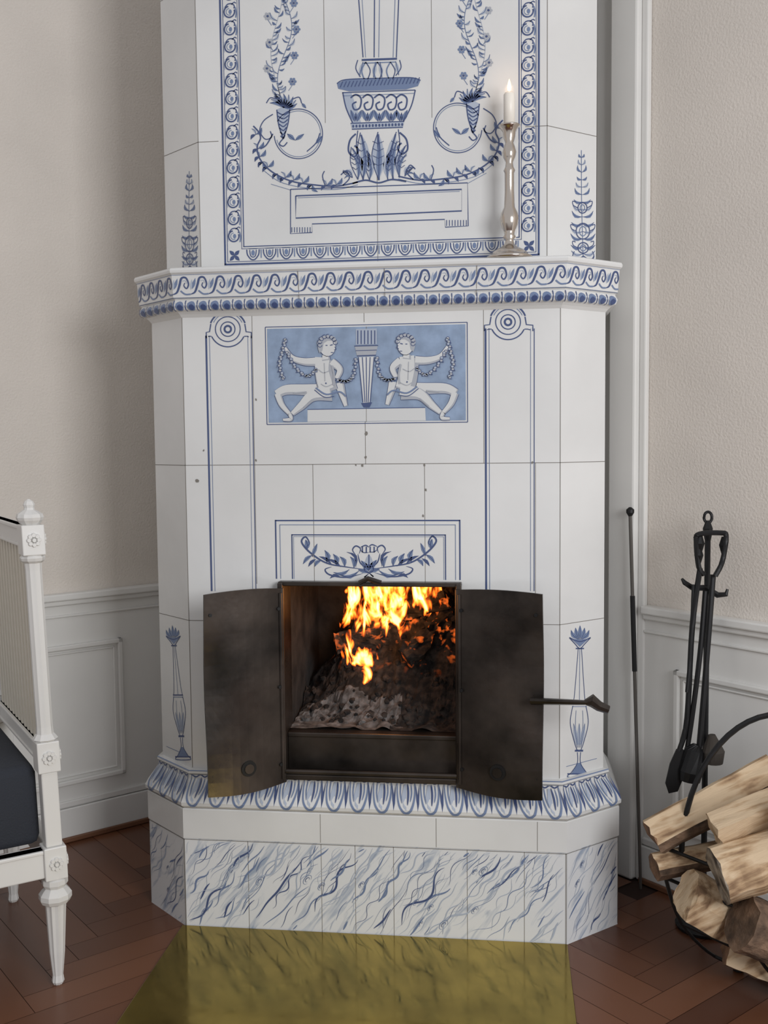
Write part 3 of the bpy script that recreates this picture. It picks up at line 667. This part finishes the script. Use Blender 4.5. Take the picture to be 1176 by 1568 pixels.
# --- marbling strokes on plinth
off_ = lambda i, o: (BODY[i][0]+MB[i].x*o, BODY[i][1]+MB[i].y*o)
rnd = random.Random(11)
for i in (1, 2, 3):
    S = Flat(off_(i, .034), off_(i+1, .034)); cnt = int(S.L*270)
    for _ in range(cnt):
        x, z = rnd.uniform(-.08, S.L), rnd.uniform(-.02, .2); a = rnd.uniform(.75, 1.05); ln = rnd.uniform(.03, .20); pts = []
        ph = rnd.uniform(0, 6); am = rnd.uniform(.1, .7); fq = rnd.uniform(45, 110); f = 0
        while f < ln:
            pts.append((x, z)); aa = a+am*math.sin(ph+f*fq); x += .008*math.cos(aa); z += .008*math.sin(aa); f += .008
        pts = [p for p in pts if .004 < p[0] < S.L-.004 and .004 < p[1] < .210]
        if len(pts) > 2: stroke(S, pts, rnd.choice((.0009, .0012, .0016, .0026, .0045)), rnd.choice((INK, BLUE, BLUE, LBLUE, LBLUE, LBLUE)) , .0006+rnd.random()*.0004, taper=1, k=3)
    for _ in range(int(S.L*14)):
        x, z = rnd.uniform(.03, S.L-.03), rnd.uniform(.03, .18); rr = rnd.uniform(.006, .014)
        if rr+.004 < x < S.L-rr-.004:
            for s_ in (1, .5): stroke(S, ell(x, z, rr*.5*s_, rr*s_, 20, 330, 10, rot=-.7), .0014, INK if s_ < 1 else BLUE, .001, taper=1)
    if i == 2:
        for xx in (.155, .33, .41, .50, .67, .80): J(S, [(xx, .002), (xx, .214)], px=False, w=.0012)
        for xx in (.33, .60, .83): J(Flat(off_(2, .036), off_(3, .036)), [(xx, .218), (xx, .286)], px=False, w=.0012)
    for e in (.001, S.L-.001): J(S, [(e, .002), (e, .214)], px=False, w=.0014)
    J(S, [(0, .213), (S.L, .213)], px=False, w=.0016)
PG.make('painted_decoration', stove, recalc=False)

# ------------------------------------------------------------------ fire
fire = empty('wood_fire')
def ash_mat(name, dark, light, ember, lo=.40, hi=.74):
    M = bpy.data.materials.new(name); M.use_nodes = True
    nt = M.node_tree; N = nt.nodes; L = nt.links; b = N['Principled BSDF']; b.inputs['Roughness'].default_value = .95
    tc = N.new('ShaderNodeTexCoord'); n1 = N.new('ShaderNodeTexNoise'); n1.inputs['Scale'].default_value = 55; n1.inputs['Detail'].default_value = 6
    r1 = N.new('ShaderNodeValToRGB'); r1.color_ramp.elements[0].position = lo; r1.color_ramp.elements[0].color = (*dark, 1); r1.color_ramp.elements[1].position = hi; r1.color_ramp.elements[1].color = (*light, 1)
    L.new(tc.outputs['Object'], n1.inputs['Vector']); L.new(n1.outputs['Fac'], r1.inputs[0]); L.new(r1.outputs[0], b.inputs['Base Color'])
    if ember:
        n2 = N.new('ShaderNodeTexNoise'); n2.inputs['Scale'].default_value = 38; L.new(tc.outputs['Object'], n2.inputs['Vector'])
        r2 = N.new('ShaderNodeValToRGB'); r2.color_ramp.elements[0].position = .58; r2.color_ramp.elements[1].position = .70
        sp = N.new('ShaderNodeSeparateXYZ'); L.new(tc.outputs['Object'], sp.inputs[0])
        mr = N.new('ShaderNodeMapRange'); mr.inputs[1].default_value = .57; mr.inputs[2].default_value = .67; L.new(sp.outputs['Z'], mr.inputs[0])
        mu = N.new('ShaderNodeMath'); mu.operation = 'MULTIPLY'; L.new(n2.outputs['Fac'], r2.inputs[0]); L.new(r2.outputs[0], mu.inputs[0]); L.new(mr.outputs[0], mu.inputs[1])
        mu2 = N.new('ShaderNodeMath'); mu2.operation = 'MULTIPLY'; mu2.inputs[1].default_value = ember; L.new(mu.outputs[0], mu2.inputs[0])
        b.inputs['Emission Color'].default_value = (1, .16, .02, 1); L.new(mu2.outputs[0], b.inputs['Emission Strength'])
    return M
CHAR = ash_mat('char_and_embers', (.006, .005, .005), (.060, .044, .035), .8)
ASH = ash_mat('grey_ash', (.05, .045, .042), (.20, .19, .185), 0, .35, .7)
g = G(); nx, ny = 84, 76; vs = []; fa = []; fb = []
def sm(a, b_, x): t = min(1, max(0, (x-a)/(b_-a))); return t*t*(3-2*t)
def hh(x, y):
    base = .470+.19*sm(.07, .33, y)*sm(-.20, -.05, x)+.05*sm(.12, .3, y)+.08*sm(.0, .18, x)*sm(.05, .22, y)
    return base+.022*noise.noise(Vector((x*20, y*20, 0)))+.014*noise.noise(Vector((x*55, y*55, 3)))*sm(.05, .15, y)+.006*noise.noise(Vector((x*140, y*140, 7)))*sm(.03, .1, y)
for i in range(nx+1):
    for j in range(ny+1):
        x = -.202+.404*i/nx; y = .03+.40*j/ny; vs.append((x, y, max(hh(x, y), .469)))
for i in range(nx):
    for j in range(ny):
        a = i*(ny+1)+j; x = -.2+.4*i/nx; y = .03+.4*j/ny
        (fb if (y < .15+.06*noise.noise(Vector((x*9, y*9, 1))) and x < .05+.08*noise.noise(Vector((x*20, y*20, 5)))) else fa).append((a, a+ny+1, a+ny+2, a+1))
g.v = [Vector(v) for v in vs]; 
for L_, m in ((fa, CHAR), (fb, ASH)):
    k = g.mi(m)
    for f in L_: g.f.append(list(f)); g.m.append(k)
rnd = random.Random(5)
for _ in range(260):
    x, y = rnd.uniform(-.18, .19), rnd.uniform(.06, .36); s = rnd.uniform(.003, .011); c = Vector((x, y, hh(x, y)+s*.1))
    bm = bmesh.new(); bmesh.ops.create_icosphere(bm, subdivisions=1, radius=s); q = [c+v.co*rnd.uniform(.65, 1.2) for v in bm.verts]; bm.verts.index_update()
    g.add(q, [[v.index for v in f.verts] for f in bm.faces], ASH if (y < .13 and x < .04 and rnd.random() < .3) else CHAR); bm.free()
g.make('ash_bed', fire)
g = G()
def rawlog(g, a, b_, r, m_side, m_split, m_end, seed, wedge=True, n=16, seg=7, rough=.07):
    rnd = random.Random(seed); a = Vector(a); b_ = Vector(b_); t = (b_-a).normalized(); u = Vector((0, 0, 1)).cross(t).normalized(); w = t.cross(u)
    ph = rnd.uniform(0, 6.28) if wedge is True or wedge is False else wedge; rads = []
    wedge = wedge is not False
    for k in range(n):
        f = k/n
        if wedge and f > .45:
            ff = (f-.45)/.55; A0, A1 = .45*2*PI, 2*PI; P0 = Vector((math.cos(A0), math.sin(A0))); P1 = Vector((1, 0)); ap = Vector((math.cos((A0+A1)/2), math.sin((A0+A1)/2)))*.55
            p = P0.lerp(ap, ff*2) if ff < .5 else ap.lerp(P1, ff*2-1)
        else: p = Vector((math.cos(2*PI*f), math.sin(2*PI*f)))
        p = p*rnd.uniform(.93, 1.06); rads.append((p.x*math.cos(ph)-p.y*math.sin(ph), p.x*math.sin(ph)+p.y*math.cos(ph)))
    vs = []; 
    for i in range(seg+1):
        c = a.lerp(b_, i/seg)+u*.05*r*noise.noise(Vector((i*.7, seed, 0)))*4
        for k in range(n):
            q = 1+rough*noise.noise(Vector((i*.8, k*.9, seed))); vs.append(c+(u*rads[k][0]+w*rads[k][1])*r*q+(t*rnd.uniform(-.08, .08)*r if i in (0, seg) else Vector()))
    A = [(i*n+k, i*n+(k+1) % n, (i+1)*n+(k+1) % n, (i+1)*n+k) for i in range(seg) for k in range(n) if not (wedge and k/n >= .44)]
    B = [(i*n+k, i*n+(k+1) % n, (i+1)*n+(k+1) % n, (i+1)*n+k) for i in range(seg) for k in range(n) if (wedge and k/n >= .44)]
    b0 = len(g.v); g.v += vs
    for F_, m in ((A, m_side), (B, m_split), ([tuple(range(n))[::-1], tuple(seg*n+k for k in range(n))], m_end)):
        ki = g.mi(m)
        for f in F_: g.f.append([x+b0 for x in f]); g.m.append(ki)
for a, c, r_, s_ in (((-.12, .22, .63), (.08, .28, .66), .030, 1), ((-.06, .30, .665), (.17, .22, .745), .028, 2), ((.06, .17, .61), (.18, .25, .71), .030, 4), ((-.13, .27, .56), (-.03, .22, .65), .024, 6)):
    rawlog(g, a, c, r_, CHAR, CHAR, CHAR, s_, n=20, seg=14, rough=.6)
g.make('burning_logs', fire)
def sheet(name, x0, x1, z0, z1, y0, m, sl=0):
    g = G(); a_, b_ = 36, 14; vs = []
    for i in range(a_+1):
        for j in range(b_+1):
            x = x0+(x1-x0)*i/a_; z = z0+(z1-z0)*j/b_; vs.append((x, y0+sl*(z-z0)+.012*math.sin(x*40+y0*30)+.010*math.sin(z*28+x*9), z))
    g.add(vs, [(i*(b_+1)+j, (i+1)*(b_+1)+j, (i+1)*(b_+1)+j+1, i*(b_+1)+j+1) for i in range(a_) for j in range(b_)], m); g.make(name, fire, smooth=True, recalc=False)
sheet('flames_front', -.12, .10, .65, .90, .15, flame_mat('flame_a', .65, .90, -.12, .10, .075), .1)
sheet('flames_back', -.13, .20, .66, .92, .24, flame_mat('flame_b', .66, .92, -.13, .20, .07), .1)
sheet('flames_mid', -.02, .20, .70, .90, .19, flame_mat('flame_c', .70, .90, -.02, .20, .03), .1)
sheet('flames_low', -.12, .02, .59, .69, .115, flame_mat('flame_d', .59, .69, -.12, .02, .09), .1)
sheet('flames_lowest', -.07, .03, .55, .62, .09, flame_mat('flame_e', .55, .62, -.07, .03, .08), .1)

# ------------------------------------------------------------------ room
C0 = Vector((-.2, 1.21, 0)); q2 = math.sqrt(.5)
MWL = Matrix(((-q2, q2, 0, C0.x), (-q2, -q2, 0, C0.y), (0, 0, 1, 0), (0, 0, 0, 1)))
MWR = Matrix(((-q2, -q2, 0, C0.x), (q2, -q2, 0, C0.y), (0, 0, 1, 0), (0, 0, 0, 1)))
HC = 2.75
g = G(); g.box(-.1, 4.2, -.1, 0, 0, HC, PLAST); g.make('wall_left', mw=MWL)
g = G(); g.box(-4.0, 0, -.1, 0, 0, HC, PLAST); g.make('wall_right', mw=MWR)
SHOE = mat('floor_shoe', (.16, .07, .035), .5)
def dado(name, bname, l0, l1, mw, panels, sg):
    g = G(); R = lambda a, b_: (min(a*sg, b_*sg), max(a*sg, b_*sg))
    def B(a, b_, n0, n1, z0, z1, bev=0): x = R(a, b_); g.box(x[0], x[1], n0, n1, z0, z1, WOODW, bev=bev)
    B(l0, l1, 0, .012, .0, .70); B(l0, l1, 0, .034, .705, .725, .004); B(l0, l1, 0, .024, .690, .706, .004); B(l0, l1, 0, .018, .655, .662, .002)
    B(l0, l1, 0, .020, .100, .118, .003)
    for a, b_ in panels:
        for d, w, pr in ((0, .014, .024), (.022, .006, .017)):
            z0, z1 = .165+d, .575-d; a_, c_ = a+d, b_-d
            B(a_, c_, .010, pr, z1-w, z1, .003); B(a_, c_, .010, pr, z0, z0+w, .003); B(a_, a_+w, .010, pr, z0, z1, .003); B(c_-w, c_, .010, pr, z0, z1, .003)
    g.make(name, mw=mw)
    g = G(); x = R(l0, l1); g.box(x[0], x[1], .0125, .024, .001, .098, WOODW, bev=.003); g.box(x[0], x[1], .0245, .034, .001, .016, SHOE, bev=.003); g.make(bname, mw=mw)
dado('trim_1', 'baseboard_left', .05, 4.15, MWL, [(.90, 1.9), (2.05, 3.0)], 1)
dado('trim_2', 'baseboard_right', 1.235, 3.95, MWR, [(1.33, 2.3), (2.45, 3.4)], -1)
g = G(); g.box(-1.215, -1.13, .001, .035, 0, HC, WOODW, bev=.006); g.box(-1.13, -1.07, .001, .016, 0, HC, WOODW, bev=.004); g.box(-1.235, -1.215, .001, .018, 0, HC, WOODW, bev=.004); g.make('trim_3', mw=MWR)
# floor (herringbone)
W_, Lp = .075, .45; vs = []; fs = []; sh = []; rnd = random.Random(2); fm = []
ang = math.radians(45); ca, sa = math.cos(ang), math.sin(ang); gp = .0006
def inside(x, y): return x+y < 1.10 and y-x < 1.50 and -3.6 < y and -3.6 < x < 3.2
for k in range(-110, 110):
    for mI in range(-10, 10):
        for typ in (0, 1):
            if typ == 0: x0, y0, x1, y1 = k*W_+mI*2*Lp, k*W_, k*W_+mI*2*Lp+Lp, (k+1)*W_
            else: x0, y0, x1, y1 = k*W_+mI*2*Lp, (k+1)*W_, (k+1)*W_+mI*2*Lp, (k+1)*W_+Lp
            cx, cy = (x0+x1)/2, (y0+y1)/2; X, Y = cx*ca-cy*sa, cx*sa+cy*ca
            if not inside(X, Y): continue
            b0 = len(vs)
            for (x, y) in ((x0+gp, y0+gp), (x1-gp, y0+gp), (x1-gp, y1-gp), (x0+gp, y1-gp)): vs.append((x*ca-y*sa, x*sa+y*ca, 0))
            fs.append((b0, b0+1, b0+2, b0+3)); sh.append(rnd.random()); fm.append(0)
b0 = len(vs); vs += [(-3.8, -3.8, -.003), (3.4, -3.8, -.003), (3.4, 1.6, -.003), (-3.8, 1.6, -.003)]; fs.append((b0, b0+1, b0+2, b0+3)); sh.append(0); fm.append(1)
fo = obj('floor', vs, fs, [PARQ, GAP], fm, recalc=False)
at = fo.data.attributes.new('shade', 'FLOAT', 'FACE'); at.data.foreach_set('value', sh)
g = G(); g.box(-.455, .450, -1.35, -.037, .0005, .004, BRASS, bev=.001); g.make('brass_hearth_plate')

# ------------------------------------------------------------------ candlestick
cs = empty('candlestick'); cx, cy, bz = onY(780, 300, .012).x, .012, 1.5505
g = G()
prof = [(.050, 0), (.053, .004), (.050, .008), (.043, .010), (.040, .016), (.032, .022), (.019, .028), (.011, .036), (.009, .044), (.015, .050), (.011, .056), (.013, .064), (.019, .078), (.021, .092), (.018, .104), (.012, .116), (.0105, .150), (.0105, .19), (.013, .196), (.009, .204), (.008, .214), (.013, .224), (.0155, .236), (.012, .248), (.009, .256), (.013, .268), (.0145, .280), (.020, .288), (.024, .291), (.024, .294), (.014, .294)]
g.lathe(prof, (cx, cy, bz), SILVER, n=32); g.make('stick', cs, smooth=True)
g = G(); g.lathe([(.0125, .2945), (.0125, .360), (.010, .364), (.002, .363)], (cx, cy, bz), WAX); g.tube([(cx, cy, bz+.362), (cx+.001, cy, bz+.370)], .0008, BLACK); g.make('candle', cs, smooth=True)
g = G(); g.lathe([(.0005, .366), (.004, .370), (.005, .376), (.003, .386), (.0005, .394)], (cx, cy, bz), FL_W, n=12); g.make('candle_flame', cs, smooth=True)

# ------------------------------------------------------------------ chair
chair = empty('dining_chair'); P1 = Vector((-.640, -.31, 0)); A_ = Vector((-.62, .785, 0)).normalized(); B_ = Vector((-.785, -.62, 0)).normalized()
def CT(v):
    return P1+A_*v.x+B_*v.y+Vector((-.030*max(0, v.z-.25)/.8, 0, v.z))
def leg(g, a, b_):
    c = (a, b_, 0)
    g.lathe([(.010, 0), (.013, .006), (.011, .02), (.012, .03), (.016, .07), (.021, .165), (.022, .178)], c, WOODW, n=20, T=CT, flute=.10)
    g.lathe([(.018, .176), (.030, .182), (.034, .190), (.034, .200), (.028, .208), (.022, .214), (.027, .222), (.027, .232), (.02, .236)], c, WOODW, n=20, T=CT, flute=.05)
def rosette(g, a, b_, z):
    for (du, ax) in ((-.0245, 0), (-.0245, 1)):
        for k in range(8):
            t = k*PI/4
            if ax == 0: c = Vector((a+du, b_+.010*math.cos(t), z+.010*math.sin(t))); d = Vector((-.003, 0, 0))
            else: c = Vector((a+.010*math.cos(t), b_+du, z+.010*math.sin(t))); d = Vector((0, -.003, 0))
            g.tube([CT(c-d), CT(c+d)], [.006, .004], WOODW, n=8)
        c = Vector((a+du, b_, z)) if ax == 0 else Vector((a, b_+du, z)); d = Vector((-.005, 0, 0)) if ax == 0 else Vector((0, -.005, 0))
        g.tube([CT(c-d), CT(c+d)], [.006, .004], WOODW, n=8)
g = G()
for a in (0, .46):
    leg(g, a, 0); h = .023
    g.box(a-h, a+h, -h, h, .235, .305, WOODW, T=CT, bev=.002); rosette(g, a, 0, .270)
    g.box(a-.017, a+.017, -.017, .017, .305, .465, WOODW, T=CT, bev=.003)
    g.box(a-h, a+h, -h, h, .465, .530, WOODW, T=CT, bev=.002); rosette(g, a, 0, .497)
    g.lathe([(.022, .530), (.026, .534), (.022, .540), (.018, .545), (.017, .56), (.017, .89), (.018, .905), (.024, .91), (.026, .916), (.022, .922)], (a, 0, 0), WOODW, n=20, T=CT, flute=.06)
    g.box(a-h, a+h, -h, h, .922, .985, WOODW, T=CT, bev=.002); rosette(g, a, 0, .954)
    g.lathe([(.018, .985), (.022, .989), (.026, .994), (.028, 1.000), (.026, 1.007), (.018, 1.012), (.011, 1.016), (.010, 1.020), (.012, 1.026), (.009, 1.033), (.002, 1.038)], (a, 0, 0), WOODW, n=20, T=CT, flute=.06)
    leg(g, a, .46); g.box(a-h, a+h, .46-h, .46+h, .235, .305, WOODW, T=CT, bev=.002); rosette(g, a, .46, .27)
g.make('posts_and_legs', chair)
g = G()
for z0, z1 in ((.935, .980), (.478, .520)):
    g.box(.02, .44, -.012, .012, z0, z1, WOODW, T=CT, bev=.003); g.box(.02, .44, -.016, .016, z1-.008, z1, WOODW, T=CT, bev=.002); g.box(.02, .44, -.015, .015, z0, z0+.007, WOODW, T=CT, bev=.002)
g.box(.02, .44, -.014, .014, .24, .30, WOODW, T=CT, bev=.003); g.box(.02, .44, .446, .474, .24, .30, WOODW, T=CT, bev=.003)
for a in (0, .46):
    g.box(a-.014, a+.014, .02, .44, .24, .30, WOODW, T=CT, bev=.003); g.box(a-.017, a+.017, .02, .44, .292, .300, WOODW, T=CT, bev=.002)
g.make('rails', chair)
g = G()
for k in range(13):
    x = .035+k*.0315; g.box(x, x+.017, -.007, .007, .515, .94, CREAM, T=CT, bev=.003)
g.make('back_slats', chair)
g = G(); g.box(.018, .442, .018, .47, .301, .475, NAVY, T=CT, bev=.02); g.make('seat_cushion', chair, smooth=True)

# ------------------------------------------------------------------ fire tools
ft = empty('fireplace_tool_set'); g = G()
top = onY(1084, 800, .15); basep = Vector((.772, .085, .0))
ax = basep-top
def at_(f, dx=0, dy=0): p = top+ax*f; return p+Vector((dx, dy, 0))
g.tube([at_(0), at_(.5), at_(.99)], .007, BLACK)
g.lathe([(.062, .001), (.064, .008), (.05, .014), (.015, .02), (.010, .035)], (basep.x, basep.y, 0), BLACK)
g.tube([Vector((top.x+.009*math.cos(a), top.y, top.z+.012+.013*math.sin(a))) for a in [i*PI/8 for i in range(17)]], .0035, BLACK)
g.tube([at_(-.005), at_(.015), at_(.03), at_(.05)], [.005, .012, .010, .006], BLACK)
c = onY(1080, 900, .13)
for (u, v, u2, v2) in ((1048, 892, 1044, 886), (1112, 910, 1114, 902)):
    e = onY(u, v, .12); e2 = onY(u2, v2, .12); g.tube([c, c.lerp(e, .6)+Vector((0, 0, -.008)), e, e2], [.007, .007, .006, .003], BLACK)
for lst, r_ in (([(1078, 880), (1070, 868), (1066, 830), (1070, 818), (1104, 816), (1112, 822), (1106, 860), (1095, 882)], .006),
                ([(1072, 870), (1060, 960), (1052, 1100), (1040, 1150)], .0065), ([(1092, 880), (1086, 960), (1078, 1060), (1070, 1150)], .0065), ([(1080, 905), (1072, 1000), (1058, 1110), (1045, 1190)], .006),
                ([(1062, 895), (1058, 990), (1052, 1060)], .0045)):
    P_ = [onY(u, v, .10 + .02*(i/len(lst))*-1) for i, (u, v) in enumerate(lst)]; g.tube([Vector(p) for p in cr([tuple(p) for p in P_], 5)], r_, BLACK)
for (u, v) in ((1072, 832), (1070, 850), (1108, 835)): p = onY(u, v, .10); g.tube([p+Vector((0, 0, -.02)), p, p+Vector((0, 0, .02))], [.005, .011, .005], BLACK)
def quad(lst, y, m, th=.006):
    P_ = [onY(u, v, y) for u, v in lst]; n_ = len(P_); vs = [p for p in P_]+[p+Vector((0, th, 0)) for p in P_]
    g.add(vs, [tuple(range(n_)), tuple(range(n_, 2*n_))[::-1]]+[(i, (i+1) % n_, n_+(i+1) % n_, n_+i) for i in range(n_)], m)
quad([(1036, 1148), (1044, 1145), (1052, 1155), (1049, 1185), (1038, 1212), (1024, 1215), (1019, 1200), (1026, 1170)], .08, BLACK)
g.tube([onY(1066, 1140, .08), onY(1063, 1148, .08), onY(1058, 1180, .08), onY(1056, 1195, .08)], [.008, .022, .028, .024], BLACK, n=14)
g.tube([onY(1090, 1125, .08), onY(1092, 1150, .08), onY(1092, 1168, .08)], [.008, .026, .022], mat('brush_bristle', (.045, .037, .03), .9), n=14)
g.make('tools', ft)
pk = G(); a = onY(965, 785, .315); b_ = onY(981, 1362, .27); b_.z = max(b_.z, .004)
pk.tube([a, a.lerp(b_, .5), b_], [.0045, .0045, .004], mat('dull_steel', (.13, .12, .11), .45, .7))
pk.tube([a+Vector((0, 0, .014)), a+Vector((0, 0, .008)), a, a+Vector((0, 0, -.010))], [.003, .010, .010, .004], BLACK, n=12)
pk.tube([a.lerp(b_, .22), a.lerp(b_, .42)], .0062, BLACK)
pk.make('fire_poker')

# ------------------------------------------------------------------ basket and logs
g = G()
Y = onY
rawlog(g, Y(994, 1272, -.11), Y(1180, 1172, -.07), .054, BARK, CUT, ENDW, 21, wedge=3.4)
rawlog(g, Y(1088, 1262, -.21), Y(1260, 1190, -.18), .047, CUT, CUT, CUT, 22, wedge=3.0)
rawlog(g, Y(1100, 1342, -.26), Y(1280, 1285, -.23), .058, CUT, CUT, BARKW, 23, wedge=False)
rawlog(g, Y(1000, 1320, -.13), Y(1150, 1290, -.09), .038, BARK, CUT, ENDW, 24, wedge=3.2)
rawlog(g, Y(1044, 1372, -.19), Y(1180, 1440, -.14), .058, CUT, CUT, CUT, 25, wedge=1.0)
rawlog(g, Y(1135, 1412, -.29), Y(1290, 1470, -.25), .056, BARK, BARK, BARK, 26, wedge=False)
rawlog(g, Y(1116, 1448, -.20), Y(1230, 1495, -.20), .038, BARK, CUT, ENDW, 27)
rawlog(g, Y(1110, 1315, -.12), Y(1250, 1270, -.09), .052, BARK, CUT, CUT, 28)
rawlog(g, Y(1190, 1240, -.28), Y(1300, 1215, -.26), .045, BARK, CUT, CUT, 29)
rawlog(g, Y(1210, 1370, -.30), Y(1310, 1350, -.28), .050, BARK, CUT, CUT, 30)
g.make('firewood_pile')
g = G()
def hoop(y, dx=0): return [(.655+dx, y, .27), (.665+dx, y, .20), (.70+dx, y, .10), (.77+dx, y, .03), (.85+dx, y, .014), (.97+dx, y, .014), (1.04+dx, y, .05), (1.07+dx, y, .14), (1.08+dx, y, .29)]
HB = [(-.11, -.01), (-.25, .12)]
for y, dx in HB:
    q = cr(hoop(y, dx), 5); g.tube([Vector(p) for p in q], .006, BLACK, flat=.6)
    for x in (.82, .96): g.tube([(x+dx, y, .002), (x+dx, y, .016)], .012, BLACK)
for i in range(9):
    p = hoop(*HB[0])[i]; q = hoop(*HB[1])[i]; g.tube([p, q], .004, BLACK)
q = [(.885-.20*math.cos(t), -.125, .255+.315*math.sin(t)) for t in [i*PI/28 for i in range(29)]]; g.tube(q, .006, BLACK)
g.make('log_basket')

# ------------------------------------------------------------------ lights
w = bpy.data.worlds.new('World'); scene.world = w; w.use_nodes = True
bg = w.node_tree.nodes['Background']; bg.inputs[0].default_value = (.97, .97, 1, 1); bg.inputs[1].default_value = .56
def light(kind, loc, e, col, size=.1, tgt=None, name='lamp'):
    l = bpy.data.lights.new(name, kind); l.energy = e; l.color = col; o = bpy.data.objects.new(name, l); scene.collection.objects.link(o); o.location = loc
    if kind == 'AREA': l.size = size; 
    else: l.shadow_soft_size = size
    if tgt: o.rotation_euler = (Vector(tgt)-Vector(loc)).to_track_quat('-Z', 'Y').to_euler()
    return o
light('AREA', (2.0, -2.8, 1.7), 64, (.97, .98, 1), 1.2, (-.4, .2, .9), 'window_daylight')
light('POINT', (.0, .12, .76), .7, (1, .40, .12), .03, name='fire_glow')
light('POINT', (cx, cy-.001, bz+.41), .03, (1, .6, .3), .01, name='candle_glow')
